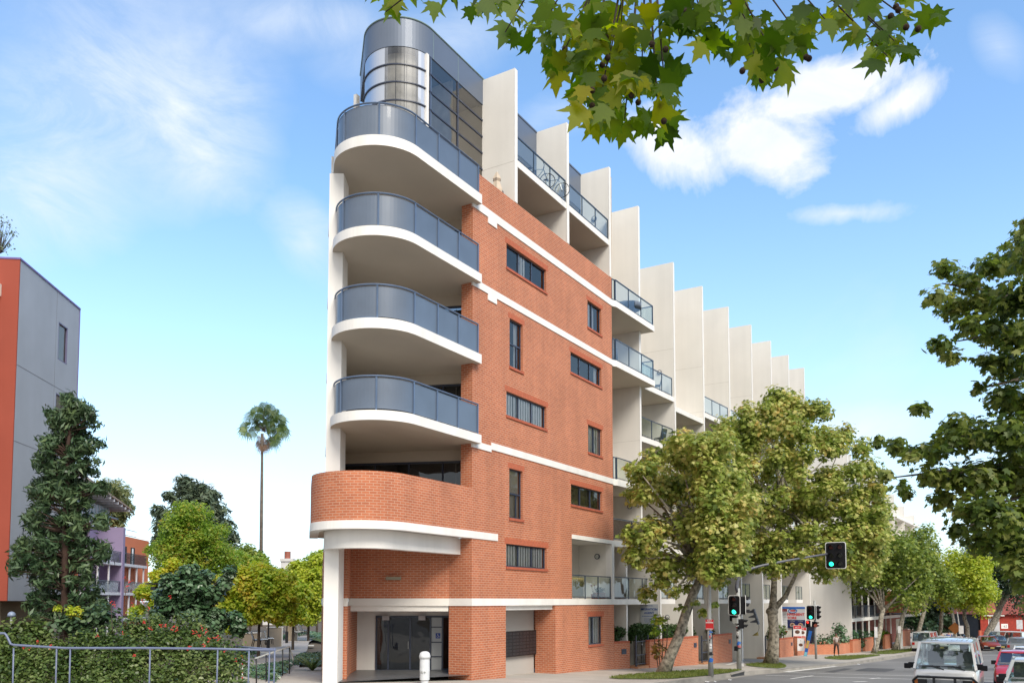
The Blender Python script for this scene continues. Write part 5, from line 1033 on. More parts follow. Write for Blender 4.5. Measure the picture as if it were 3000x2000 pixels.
def gate(px0,px1,Y,z0,h,label,n=8):
    a=Vector((WX(px0,Y),Y,0));b=Vector((WX(px1,Y-.06),Y-.06,0)); L=(b-a).length
    t=thing('metal_gate',label,'gate',(a.x,a.y,z0),math.atan2(b.y-a.y,b.x-a.x),group='black metal gates in the garden walls'); m=MB()
    for x in (0,L): m.box(x-.03,x+.03,-.03,.03,0,h)
    for z in (.15,h*.38,h-.3): m.box(.03,L-.03,-.02,.02,z,z+.04)
    m.build('frame',FRM,t); m=MB()
    for k in range(1,n): x=L*k/n; m.box(x-.01,x+.01,-.012,.012,.1,h*.4 if k%4 else h)
    m.build('bars',BLACK,t); MB().box(-.1,L+.1,-.15,.6,-.2,.06).build('step',mat('terracotta_step',(.42,.2,.1),.8),t)
    m=MB(); m.box(L*.45,L*.5,-.05,.05,h*.7,h*.74); m.build('latch',STEEL,t)
gate(1862,1897,16.35,GS(39.5)+.06,1.55,'black barred gate between the corner hedge and the long wall')
gate(2054,2084,15.72,GS(47.8)+.06,1.6,'black barred gate just left of the bus stop pole')
gate(2240,2262,15.4,GS(60)+.06,1.6,'black barred gate behind the forked plane tree')
# ---------------- signs ----------------
SBLUE=mat('sign_lettering_blue',(.03,.09,.30),.5); SRED=mat('sign_red',(.52,.012,.015),.5); SNAVY=mat('sign_navy',(.012,.02,.10),.5); SBLU2=mat('sign_bright_blue',(.015,.12,.45),.5); SWHT=mat('sign_white',(.72,.72,.72),.5)
MR=(math.pi/2,0,0)
def migration():
    t=thing('migration_agent_sign','pale grey sign lettered MIGRATION AGENT on the fin wall above the hedge','sign',(41.99,16.86,2.05),-math.pi/2)
    MB().box(-.5,.5,-.03,0,-.78,.62).build('board',mat('sign_pale_grey',(.46,.48,.50),.5,2,.03),t)
    text('lettering','IMMIGRATION',.07,SBLUE,t,(0,-.034,.50),MR,.002); text('lettering','MIGRATION',.155,SBLUE,t,(0,-.034,.30),MR,.002,sx=1.1,bold=.004); text('lettering','AGENT',.155,SBLUE,t,(0,-.034,.11),MR,.002,sx=1.1,bold=.004)
    for z,s,tx in ((-.03,.075,'Michael Barrie Smith'),(-.17,.055,'Registered Migration Agent'),(-.25,.055,'Visas and Appeals'),(-.33,.055,'By Appointment'),(-.50,.075,'(02) 9660 1234'),(-.64,.05,'Registration No. 12345')): text('lettering',tx,s,SBLUE,t,(0,-.034,z),MR,.002)
def migration2():
    t=thing('migration_agent_sign','pale grey sign lettered MIGRATION AGENT on the fin wall above the hedge','sign',(41.99,16.86,2.05),-math.pi/2)
    MB().box(-.5,.5,-.03,0,-.78,.62).build('board',mat('sign_pale_grey',(.46,.48,.50),.5,2,.03),t)
    text('lettering','MIGRATION',.155,SBLUE,t,(0,-.034,.30),MR,.002,sx=1.1,bold=.004); text('lettering','AGENT',.155,SBLUE,t,(0,-.034,.11),MR,.002,sx=1.1,bold=.004)
    m=MB()   # the small print is too fine to read in the photograph: thin broken lines
    for z,w,h in ((.52,.22,.03),(-.03,.40,.035),(-.15,.28,.018),(-.21,.30,.018),(-.27,.28,.018),(-.33,.24,.018),(-.47,.44,.035),(-.60,.32,.02)):
        x=-w
        while x<w: l=random.uniform(.03,.08); m.box(x,min(x+l,w),-.034,-.03,z,z+h); x+=l+.02
    m.build('small_print',SBLUE,t)
migration2()
def shop_signs():
    t=thing('store_sign','white CONVENIENT STORE sign with navy photo strip and blue top bar','sign',(73.92,16.7,1.38),-math.pi/2)
    MB().box(-1.15,1.0,-.06,0,-.85,.95).build('board',mat('sign_grey_white',(.52,.53,.56),.5,2,.03),t); MB().box(-1.15,1.0,-.08,-.02,.80,.955).build('top_bar',SBLU2,t)
    m=MB(); m.tube([(.34*math.cos(a),-.08,.62+.17*math.sin(a)) for a in [R(x) for x in range(0,361,20)]],.03,5,False); m.build('oval_emblem',SBLU2,t); m=MB(); m.box(-.2,.2,-.075,-.06,.58,.68); m.build('emblem_bar',SRED,t)
    text('lettering','CONVENIENT',.29,SRED,t,(.02,-.065,.22),MR,.004,sx=1.02,bold=.01); text('lettering','STORE',.30,SRED,t,(-.16,-.065,-.08),MR,.004,sx=1.02,bold=.01)
    MB().box(-1.15,1.0,-.075,-.062,-.82,-.14).build('photo_strip',SNAVY,t)
    for x in (-.75,-.05,.62):
        text('lettering','12 Choices',.09,SWHT,t,(x,-.08,-.26),MR,.002)
        m=MB(); m.sphere((x,-.078,-.58),.22,10,6,(1,.05,.9)); m.build('photo_patch',mat('photo_tan',(.42,.28,.2),.6,12,.6),t); m=MB(); m.sphere((x,-.09,-.62),.12,8,5,(1,.05,1.2)); m.build('photo_centre',mat('photo_brown',(.12,.05,.03),.6,12,.6),t)
    p=at(2300,1817,62); t=thing('timetable_sign','tall narrow white list board with red top and bottom left of the store sign','sign',tuple(at(2299,1817,69)),-math.pi/2+.1)
    MB().box(-.2,.2,-.05,0,-.95,.95).build('board',SWHT,t); m=MB(); m.box(-.2,.2,-.06,-.05,.75,.95); m.box(-.2,.2,-.06,-.05,-.95,-.82); m.build('red_band',SRED,t); m=MB()
    for k in range(10): m.box(-.15,.15,-.055,-.05,-.65+k*.13,-.63+k*.13)
    m.build('list_lines',mat('line_grey',(.3,.32,.4),.6),t); text('lettering','BUS',.14,SWHT,t,(0,-.064,.78),MR,.002); m=MB(); m.box(-.03,.03,0,.05,-2.6,.9); m.build('post',STEEL,t)
    def poster(x,y,D,w,h,label,tilt,main,patch,lettering):
        q=at(x,y,D); t=thing('poster_board',label,'poster',tuple(q),-math.pi/2+.3,group='advertising boards by the store'); t.rotation_euler.y=tilt
        MB().box(-w/2,w/2,-.03,.0,-h/2,h/2).build('board',SWHT,t); m=MB(); m.box(-w/2+.01,w/2-.01,-.036,-.03,-h/2+.02,h*.12) if main else None
        m=MB(); m.box(-w/2+.02,w/2-.02,-.036,-.03,h*.22,h/2-.02); m.box(-w/2+.02,w/2-.02,-.036,-.03,-h/2+.02,-h*.36); m.build('red_area',patch,t)
        m=MB(); m.sphere((0,-.036,-.02*h),w*.3,10,5,(1,.04,.8)); m.build('picture',mat('photo_brown',(.12,.05,.03)),t); text('lettering',lettering,w*.26,SWHT if patch is SRED else SNAVY,t,(0,-.04,h*.28),MR,.002)
    poster(2336,1849,66,.62,.98,'red and white poster board standing on the garden wall by the store',0,1,SRED,'HOT')
    poster(2351,1851,67,.55,.8,'second red poster board tucked behind the first one',.1,1,SRED,'PIE')
    poster(2346,1887,65,.50,.95,'white poster with two dark pictures fixed on the brick wall',0,1,SWHT,'2')
    q=at(2366,1888,64.5); t=thing('leaning_board','slim blue and yellow painted board leaning beside the white fin edge','board',tuple(q),-math.pi/2); t.rotation_euler.y=.22
    m=MB(); m.prism([(-.12,-.03),(.12,-.03),(.12,0),(-.12,0)],-1.15,1.1); m.build('board',SBLU2,t,bevel=.01); m=MB(); m.box(-.1,.1,-.04,-.03,-.25,.35); m.build('yellow_area',mat('board_yellow',(.5,.35,.1),.5),t); m=MB(); m.box(-.1,.1,-.04,-.03,-1.0,-.55); m.build('pale_area',mat('board_pale_blue',(.2,.5,.6),.5),t)
shop_signs()
def wall_art():
    t=thing('wall_fixture','grey three hooded fitting with dangling cord and ochre tassel on the cream fin wall','fixture',tuple(at(2207,1808,58.0)),-math.pi/2)
    GY=mat('fixture_grey',(.12,.125,.14),.5); m=MB()
    m.prism([(.12,-.1),(.42,-.1),(.42,.05),(.12,.05)],-.1,.1); m=MB(); 
    m.bar((.02,0,.58),(.34,0,-.45),.12,.30,(0,1,0)); m.build('backplate',GY,t)
    for k in range(3):
        z=.42-k*.33; x=.02+k*.1; h=MB(); h.loft([[(x+.1,-.14,z+.16),(x+.1,.1,z+.16),(x+.1,.1,z-.10),(x+.1,-.14,z-.10)],[(x-.42,-.1,z-.04),(x-.42,.06,z-.04),(x-.42,.06,z-.1),(x-.42,-.1,z-.1)]]); h.build('hood',GY,t)
    m=MB(); m.tube([(.34,0,-.45),(.38,0,-.7),(.28,0,-1.0)],.012,5); m.build('cord',BLACK,t); m=MB(); m.loft([[(.26+.04*math.cos(a),.04*math.sin(a),-.98) for a in [R(60*k) for k in range(6)]],[(.12+.22*math.cos(a),.2*math.sin(a),-1.22) for a in [R(60*k) for k in range(6)]]]); m.build('tassel',mat('ochre',(.35,.27,.08),.8),t)
wall_art()
# ---------------- traffic signals and poles ----------------
def head(parent,w,h,cols,rows,lit,loc,rz,board=True,col=GRN,depth=.28,border=True,name='signal_head'):
    def tf(pts): c_,s_=math.cos(rz),math.sin(rz); return [(loc[0]+x*c_-y*s_,loc[1]+x*s_+y*c_,loc[2]+z) for x,y,z in pts]
    def add(mb,fn):
        t=MB(); fn(t); mb.add(tf(t.v),t.f,t.uv)
    def plate(W_,H_,y0,y1,r=.1):
        def f(t):
            o=rrect(W_,H_,r); n=len(o); t.add([(p[0],y0,p[1]) for p in o]+[(p[0],y1,p[1]) for p in o],[tuple(range(n)),tuple(range(n,2*n))[::-1]]+[(i,n+i,n+(i+1)%n,(i+1)%n) for i in range(n)])
        return f
    m=MB(); add(m,plate(w-.06,h-.06,-.02,.0)); add(m,plate(w*.72,h*.9,0,depth,.06)); hd=m.build(name,PLAST,parent)
    if border: m=MB(); add(m,plate(w,h,-.012,.012)); m.build('white_border',SWHT,hd)
    gx=w/(cols+.35) if cols>1 else 0; gzz=h/(rows+.15); r=min(.11,gzz*.36)
    for c_ in range(cols):
        for q in range(rows):
            x=(c_-(cols-1)/2)*gx; z=((rows-1)/2-q)*gzz
            m=MB(); add(m,lambda t: t.tube([(x,-.03,z),(x,-.021,z)],r,16)); m.build('lens',col if (c_,q)==lit else (LENS if q==0 else LENSD),hd)
            v=MB()
            def vis(t):
                A_=[R(a) for a in range(-20,201,20)]; n=len(A_); t.add([(x+r*1.12*math.cos(a),-.02,z+r*1.12*math.sin(a)) for a in A_]+[(x+r*1.12*math.cos(a),-.24+.08*(1-math.sin(a)) if math.sin(a)>0 else -.14,z+r*1.12*math.sin(a)-.02) for a in A_],[(i,i+1,n+i+1,n+i) for i in range(n-1)])
            add(v,vis); v.build('visor',PLAST,hd)
    return hd
FX=-math.pi/2
def mast():
    q=at(2162,1759,42.); b=(q.x,q.y,GS(q.x)); t=thing('traffic_signal','galvanised signal mast with a curved overhead arm carrying a six lamp signal','traffic signal',b,world=True); D=42.
    m=MB(); m.tube([b,AT(2162,1722,D)],[.125,.10],12); pole=m.build('pole',STEEL,t,smooth=True)
    m=MB(); m.tube([AT(2162,1735,D),AT(2158,1718,D),AT(2161,1700,D),AT(2171,1684,D),AT(2186,1672,D),AT(2206,1663,D),AT(2235,1655,42.1),AT(2318,1639,42.4),AT(2384,1628,42.9),AT(2432,1620,43.25)],[.1,.1,.09,.08,.072,.068,.062,.055,.05,.048],10); m.build('arm',mat('arm_paint',(.11,.115,.14),.4,3,.1),t,smooth=True)
    q=AT(2449,1626,43); head(t,1.0,1.36,2,3,(0,2),(q[0]-.05,q[1],q[2]),FX)
    q=AT(2154,1772,41.8); head(t,.60,.99,1,3,(0,2),(q[0]-.16,q[1]+.0,q[2]),FX)
    q=AT(2181,1772,41.9); head(t,.60,.99,1,3,None,(q[0]+.1,q[1],q[2]),FX+math.pi*.62)
    q=AT(2178,1826,41.9); head(t,.40,.52,1,2,None,(q[0],q[1],q[2]),FX+math.pi*.6,border=False); q=AT(2148,1808,42.1); head(t,.36,.4,1,2,None,(q[0]+.1,q[1],q[2]),FX+math.pi,border=False)
    q=AT(2154,1817,41.8); m=MB(); m.box(q[0]-.1,q[0]+.1,q[1]-.13,q[1]+.13,q[2]-.14,q[2]+.14); m.build('control_box',STEEL,t,bevel=.02); m=MB(); m.tube([(q[0],q[1],q[2]-.14),(q[0]-.02,q[1]-.05,q[2]-.28),(q[0]+.1,q[1]-.14,q[2]-.24)],.02,6); m.build('cable',STEEL,t)
    return t
def stickers(t,x,y,z0,r,n):
    cols=[SWHT,BLACK,SBLU2,BLACK,mat('sticker_grey',(.35,.35,.36),.6),SBLU2,BLACK,SWHT,mat('sticker_grey',(.35,.35,.36)),mat('sticker_red',(.4,.1,.1),.6)]
    z=z0
    for k in range(n):
        h=random.uniform(.07,.17); a0=R(150+random.uniform(-40,30)); w=random.uniform(.8,1.6); m=MB(); A_=[a0+w*i/6 for i in range(7)]
        m.add([(x+(r+.004)*math.cos(a),y+(r+.004)*math.sin(a),z) for a in A_]+[(x+(r+.004)*math.cos(a),y+(r+.004)*math.sin(a),z+h*(.7 if k%3 else 1)+.03*math.sin(i*1.1)) for i,a in enumerate(A_)],[(i,i+1,8+i,7+i) for i in range(6)]); m.build('sticker',cols[(k*3+n)%len(cols)],t); z+=h*.85
mt=mast(); stickers(mt,mt.location.x,mt.location.y,mt.location.z+.95,.126,13)
m=MB(); q=AT(2155,1893,41.9); m.box(q[0]-.08,q[0]+.08,q[1]-.1,q[1]+.06,q[2]-.2,q[2]+.02); m.build('push_button_box',PLAST,mt,bevel=.02)
def lightpole():
    q=at(2080,1759,36.2); b=(q.x,q.y,GS(q.x)); t=thing('street_light_pole','tall grey street light pole with a red sign and stickers on the verge','street light',b,world=True); D=36.2
    m=MB(); m.tube([b,AT(2078,1850,D),AT(2077,1685,D),AT(2077,1345,D)],[.115,.095,.08,.055],12); m.build('pole',STEEL,t,smooth=True)
    m=MB(); m.tube([AT(2077,1350,D),AT(2095,1330,36.5),AT(2140,1312,36.8)],[.05,.045,.04],8); m.build('arm',STEEL,t,smooth=True); m=MB(); q=AT(2155,1308,37); m.sphere(q,.2,12,6,(1.6,1,.4)); m.build('lamp',mat('lamp_alloy',(.4,.41,.42),.4),t,smooth=True)
    m=MB(); m.tube([AT(2079,1900,D-.12),AT(2079,1901,D-.12)],.13,10)
    q=AT(2079,1829,D-.12); s=MB(); s.box(q[0]-.02,q[0],q[1]-.18,q[1]+.18,q[2]-.2,q[2]+.2); s=thing('red_kerb_sign','small red and white parking sign on the street light pole','sign',(q[0],q[1],q[2]),FX)
    MB().box(-.17,.17,-.02,0,-.2,.22).build('plate',SRED,s); MB().box(-.165,.165,-.024,-.02,.075,.11).build('white_band',SWHT,s); text('lettering','NO',.12,SWHT,s,(0,-.024,.13),MR,.002); MB().box(-.14,.14,-.024,-.02,-.185,-.16).build('arrow_line',SWHT,s)
    for z in (GS(35.6)+.92,GS(35.6)+1.62): m=MB(); m.tube([(b[0],b[1],z),(b[0],b[1],z+.03)],.118,12); m.build('band',BLACK,t)
    return t
lp=lightpole(); stickers(lp,lp.location.x,lp.location.y,lp.location.z+.6,.116,12)
def far_signal():
    q=at(2387,1759,60.5); b=(q.x,q.y,GS(q.x)); t=thing('traffic_signal','slim signal post with green lamp across the driveway','traffic signal',b,world=True); D=60.5
    m=MB(); m.tube([b,AT(2386,1758,D)],[.085,.075],10); m.build('pole',STEEL,t,smooth=True)
    q=AT(2376,1793,60.2); head(t,.60,1.02,1,3,(0,2),(q[0]-.1,q[1],q[2]),FX); q=AT(2396,1793,60.4); head(t,.5,1.02,1,3,None,(q[0],q[1],q[2]),FX+math.pi*.4)
    q=AT(2367,1826,60.2); head(t,.36,.50,1,2,(0,0),(q[0],q[1],q[2]),FX,col=REDL,border=False); q=AT(2391,1828,60.3); head(t,.30,.44,1,2,None,(q[0],q[1],q[2]),FX+math.pi*.35,border=False)
    q=AT(2390,1831,60.1); m=MB(); m.tube([(q[0]-.1,q[1],q[2]),(q[0]-.08,q[1],q[2])],.12,12); m.build('round_badge',mat('badge_brown',(.3,.08,.05),.5),t)
far_signal()
def simple_pole(px,D,ytop,r,label,name='sign_pole',cat='pole',lean=0,m_=None):
    b=at0(px,D); t=thing(name,label,cat,b,world=True); m=MB(); m.tube([b,AT(px+lean,ytop,D)],[r,r*.8],8); m.build('pole',m_ or STEEL,t,smooth=True); return t
t=simple_pole(2632,79,1838,.05,'thin pole with a small bent white plate between the far plane trees'); q=AT(2634,1842,78.8); MB().box(q[0]-.02,q[0],q[1]-.15,q[1]+.12,q[2]-.35,q[2]+.3).build('plate',SWHT,t)
t=simple_pole(2814,100,1790,.08,'thin leaning grey pole with a white plate beside the taxi',lean=-10); q=AT(2816,1844,99.8); MB().box(q[0]-.02,q[0],q[1]-.25,q[1]+.25,q[2]-.45,q[2]+.5).build('plate',SWHT,t)
t=simple_pole(2922,110,1795,.22,'stout timber pole with white stickers before the red brick house',m_=mat('timber_pole',(.25,.2,.15),.9)); q=AT(2921,1838,109.6); MB().box(q[0]-.05,q[0],q[1]-.3,q[1]+.3,q[2]-.9,q[2]+.8).build('notice',SWHT,t)
t=simple_pole(2988,112,1822,.06,'short post with a white sign right of the red brick house window'); q=AT(2987,1828,111.8); MB().box(q[0]-.03,q[0],q[1]-.35,q[1]+.35,q[2]-.6,q[2]+.6).build('plate',SWHT,t)
t=simple_pole(2562,72,1862,.05,'short post with a pale plate in front of the leaning far plane tree'); q=AT(2566,1842,71.8); MB().box(q[0]-.03,q[0],q[1]-.12,q[1]+.12,q[2]-.7,q[2]+.2).build('plate',SWHT,t)
t=thing('diamond_sign','orange diamond warning sign on a post far down the street','sign',at0(2795,104),FX+.1); q=at(2795,1839,104); b=at0(2795,104); h=q.z-b[2]; m=MB(); m.add([(0,-.03,h+.75),(.75,-.03,h),(0,-.03,h-.75),(-.75,-.03,h),(0,0,h+.75),(.75,0,h),(0,0,h-.75),(-.75,0,h)],[(0,3,2,1),(4,5,6,7),(0,1,5,4),(1,2,6,5),(2,3,7,6),(3,0,4,7)]); m.build('plate',mat('warning_orange',(.45,.16,.03),.5),t); MB().box(-.05,.05,0,.08,0,h).build('post',STEEL,t)
# ---------------- kerb details, bollard, litter ----------------
def kerb_details():
    t=thing('drain_inlet','dark kerb drain inlet slot beside the verge','drain',(39.1,11.4,GS(39)),world=True); m=MB(); m.box(38.0,40.3,11.35,11.62,GS(39)-.02,GS(39)+.03); m.build('lintel',KERB,t,bevel=.02); m=MB(); m.box(38.15,40.15,11.375,11.45,GS(39)-.20,GS(39)-.03); m.build('slot',BLACK,t)
    q=(40.9,11.55,GS(41)); m=MB(); m.box(40.6,41.2,11.45,12.0,q[2],q[2]+.03); m.build('cover',CONC,t)
    b=at(1244,1995,28.4); b=(b.x,b.y,.02); z=b[2]; t=thing('bollard','white domed plastic bollard at the kerb in front of the entrance','bollard',b); r=.165
    H=1.12; m=MB(); prof=[(.13,-.3),(.13,.16),(.15,.2),(.165,.2),(.165,.34),(.17,.5),(.165,H-.22)]
    n=18; m.loft([[(p*math.cos(2*math.pi*k/n),p*math.sin(2*math.pi*k/n),zz) for k in range(n)] for p,zz in prof]); m.build('post',mat('bollard_white',(.62,.64,.66),.5,6,.08,.1),t,smooth=False)
    m=MB(); prof=[(.185,H-.22),(.19,H-.14),(.17,H-.05),(.12,H+.0),(.05,H+.02)]; m.loft([[(p*math.cos(2*math.pi*k/n),p*math.sin(2*math.pi*k/n),zz) for k in range(n)] for p,zz in prof]); m.build('cap',mat('bollard_white',(.62,.64,.66)),t,smooth=True)
    m=MB(); m.add([(-.17,-.06,.40),(-.17,.05,.42),(-.175,.06,.46),(-.172,-.02,.50)],[(0,1,2,3)]); m.sphere((-.14,-.1,.46),.05,6,4,(.5,1,.6)); m.sphere((-.16,.06,.5),.03,6,4,(.4,1,.6)); m.build('torn_sticker',STEEL,t)
    for x,y,s in ((33.5,11.0,.09),(35.6,10.7,.07),(33.9,10.8,.05),(60,9.4,.1),(47,11.2,.06)):
        l=thing('litter',{.09:'white scrap of paper in the gutter nearest the light pole',.07:'small white paper scrap in the gutter before the drain',.05:'tiny white scrap beside the larger paper in the gutter',.1:'pale litter scrap in the gutter past the driveway',.06:'small white scrap on the kerb by the forked tree'}[s],'litter',(x,y,GS(x)-.14)); m=MB(); m.add([(-s,-s*.7,0),(s,-s,.01),(s*.9,s,.04),(-s*.8,s*.8,.02)],[(0,1,2,3)]); m.add([(-s,-s*.7,0),(s*.9,s,.04),(0,s*.2,.06)],[(0,1,2)]); m.build('paper',SWHT,l)
kerb_details()
# ---------------- handrails, benches, park lamps ----------------
def railings():
    RB_=mat('blue_handrail',(.13,.155,.24),.4,2,.1); t=thing('handrail','long blue grey tubular handrail with a kinked left end in front of the hedge','handrail',AT(420,2040,21.5),world=True)
    D=21.5; m=MB(); m.tube([AT(-60,1853,D),AT(14,1854,D),AT(19,1860,D),AT(31,1885,D),AT(42,1888,D),AT(190,1897,D),AT(420,1897,D),AT(620,1899,D),AT(806,1903,D)],.030,10); m.build('top_rail',RB_,t,smooth=True)
    for x in (40,166,206,440,638,730,790,805):
        m=MB(); m.tube([AT(x,1897,D),AT(x-5,2090,D)],.020,8); m.build('post',RB_,t,smooth=True)
    t=thing('handrail','short blue handrail running back behind the end of the long one','handrail',AT(750,2010,24.5),world=True); m=MB(); m.tube([AT(686,1892,26.),AT(806,1902,21.9)],.03,8); m.build('top_rail',RB_,t,smooth=True)
    for x in (684,702): m=MB(); m.tube([AT(x,1893,26),AT(x-2,2005,26)],.022,6); m.build('post',RB_,t,smooth=True)
    t=thing('handrail','black stair handrail sloping down beside the ivy bed and the concrete ramp','handrail',AT(800,1985,29),world=True); m=MB(); m.tube([AT(747,1928,27),AT(848,1893,31),AT(859,1930,31),AT(859,1945,31),AT(849,1940,31)],.032,8); m.build('top_rail',STEEL,t,smooth=True)
    for x,y,D2 in ((751,1928,27),(780,1917,28),(828,1900,30),(848,1894,31)): m=MB(); m.tube([AT(x,y,D2),AT(x,y+78,D2)],.022,6); m.build('post',BLACK,t,smooth=True)
    t=thing('marker_post','thin red and white striped marker post with an orange ball top','marker',AT(710,1995,27),world=True)
    for k in range(6): m=MB(); m.tube([AT(710,1992-k*11,27),AT(710,1981-k*11,27)],.02,8); m.build('stripe',SWHT if k%2 else SRED,t)
    m=MB(); m.sphere(AT(711,1922,27),.07,10,6); m.build('ball',mat('marker_orange',(.7,.25,.03),.5),t,smooth=True)
railings()
def bench(px,y,D,label,grp):
    p=at(px,1759,D); z=at(px,y,D).z; t=thing('park_bench',label,'bench',(p.x,p.y,z),R(52),group=grp); G_=mat('bench_slats',(.50,.50,.50),.5,3,.1); L=1.5
    m=MB()
    for k in range(4): m.box(-L/2,L/2,-.48+k*.12,-.39+k*.12,.42,.45)
    m.build('seat',G_,t); m=MB()
    for k in range(5): m.box(-L/2,L/2,.02+k*.025,.05+k*.025,.50+k*.095,.57+k*.095)
    m.build('backrest',G_,t)
    for x in (-.6,.6):
        m=MB(); m.bar((x,-.42,0),(x,-.38,.42),.05,.05); m.bar((x,.08,0),(x,-.02,.42),.05,.05); m.bar((x,-.02,.42),(x,.15,.95),.05,.05); m.bar((x,-.45,.40),(x,.02,.40),.05,.04); m.build('leg',BLACK,t)
for i,(x,y,D) in enumerate(((745,1893,54),(764,1890,58),(783,1886,62))): bench(x,y,D,('nearest slatted bench on the park path under the yellow tree','middle slatted bench of the near group under the yellow tree','third slatted bench of the near group beside the beige panel')[i],'slatted park benches, near group')
for i,(x,y,D) in enumerate(((864,1863,80),(874,1860,84),(885,1857,88))): bench(x,y,D,('first slatted bench of the far group past the lamp post','middle slatted bench of the far group past the lamp post','farthest slatted bench at the end of the park path')[i],'slatted park benches, far group')
def lamps():
    def lamp(px,D,ytop,label):
        b=at0(px,D,-.3); t=thing('park_lamp',label,'lamp post',b,group='black park lamp posts',world=True); z=at(px,ytop,D).z; m=MB(); m.tube([b,(b[0],b[1],b[2]+1.4)],.14,10); m.tube([(b[0],b[1],b[2]+1.4),(b[0],b[1],z-.35)],.065,8); m.build('post',BLACK,t); m=MB(); m.tube([(b[0],b[1],z-.35),(b[0],b[1],z-.05)],[.12,.16],8); m.build('lantern',mat('lantern_glass',(.4,.4,.38),.3),t); m=MB(); m.tube([(b[0],b[1],z-.05),(b[0],b[1],z+.12)],[.22,.04],8); m.build('cap',BLACK,t)
    lamp(842,80,1748,'slim black lamp post between the two groups of benches'); lamp(788,66,1745,'black lamp post half hidden in the yellow tree by the near benches')
    D=44; q=at(456,1709,D); b=at0(456,D); t=thing('park_lamp','black lamp with a wide flat hat above the glossy shrub','lamp post',b,world=True); m=MB(); m.tube([b,(q.x,q.y,q.z-.6)],.06,8); m.build('post',BLACK,t); m=MB(); m.tube([(q.x,q.y,q.z-.03),(q.x,q.y,q.z+.03)],.52,20); m.build('hat',BLACK,t)
    m=MB(); m.box(q.x-.17,q.x+.17,q.y-.17,q.y+.17,q.z-.34,q.z-.16)
    for a in (-.15,.15): m.tube([(q.x+a,q.y+a,q.z-.2),(q.x+a,q.y+a,q.z)],.015,5)
    m.build('lantern',BLACK,t)
    D=27; q=at(34,1800,D); b=at0(34,D); t=thing('dome_lamp','low grey dome topped lamp below the grey building','lamp',b,world=True); m=MB(); m.tube([b,(q.x,q.y,q.z-.03)],.04,8); m.build('post',STEEL,t); m=MB(); m.loft([[(q.x+r*math.cos(2*math.pi*k/14),q.y+r*math.sin(2*math.pi*k/14),q.z+z) for k in range(14)] for r,z in ((.12,-.05),(.12,0),(.11,.04),(.07,.09),(.01,.11))]); m.build('dome',mat('blue_grey_dome',(.2,.25,.35),.4),t,smooth=True)
lamps()
# ---------------- things on the balconies ----------------
def bicycle(x,y,z,label,rz):
    t=thing('bicycle',label,'bicycle',(x,y,z),rz,group='bicycles on the upper balcony'); F=mat('bike_frame',(.35,.38,.40),.4,metal=.4)
    m=MB(); P=dict(r=(-.5,0,.34),bb=(-.05,0,.3),s=(-.2,0,.85),h=(.35,0,.85),f=(.52,0,.34)); 
    for a,b in (('r','bb'),('bb','s'),('s','h'),('bb','h'),('h','f'),('r','s')): m.tube([P[a],P[b]],.018,6)
    m.build('frame',F,t)
    for k in ('r','f'):
        w=MB(); c=P[k]; w.tube([(c[0]+.33*math.cos(R(a)),0,c[2]+.33*math.sin(R(a))) for a in range(0,361,20)],.018,6,False)
        for a in range(0,180,30): w.tube([(c[0]+.33*math.cos(R(a)),0,c[2]+.33*math.sin(R(a))),(c[0]-.33*math.cos(R(a)),0,c[2]-.33*math.sin(R(a)))],.003,4)
        w.build('wheel',BLACK,t)
    m=MB(); m.tube([(.33,-.28,1.02),(.38,-.1,1.0),(.35,0,.95),(.38,.1,1.0),(.33,.28,1.02)],.014,6); m.tube([(.35,0,.85),(.35,0,.97)],.016,6); m.build('handlebar',BLACK,t); m=MB(); m.sphere((-.22,0,.92),.1,8,5,(1.3,.6,.35)); m.build('saddle',BLACK,t)
bicycle(31.0,17.5,20.70,'bicycle standing on the upper balcony behind the left glass pane',R(-60)); bicycle(32.2,17.4,20.70,'bicycle nearest the fin wall on the upper balcony',R(-75))
def chair(x,y,z,label,rz,m_):
    t=thing('balcony_chair',label,'chair',(x,y,z),rz); MB().box(-.24,.24,-.24,.24,.42,.46).build('seat',m_,t,bevel=.01); m=MB(); m.add([(-.24,.22,.46),(.24,.22,.46),(.22,.34,.95),(-.22,.34,.95),(-.24,.25,.46),(.24,.25,.46),(.22,.37,.95),(-.22,.37,.95)],[(0,1,2,3),(7,6,5,4),(0,4,5,1),(1,5,6,2),(2,6,7,3),(3,7,4,0)]); m.build('backrest',m_,t)
    for a in (-.22,.22):
        for b in (-.22,.22): MB().box(a-.02,a+.02,b-.02,b+.02,0,.42).build('leg',m_,t)
CG=mat('chair_grey',(.18,.2,.23),.6); CW=mat('chair_white',(.55,.58,.6),.5)
chair(45.2,17.6,14.71,'grey chair on the small balcony under the tall fin wall',R(200),CG); chair(45.6,17.55,11.73,'blue grey plastic chair on the lower balcony between fins',R(160),CG); chair(30.0,17.4,17.63,'white folding chair on the terrace behind the brick parapet',R(30),CW); chair(39.2,17.6,14.72,'pale chair behind the glass of the middle corner balcony',R(120),CG)
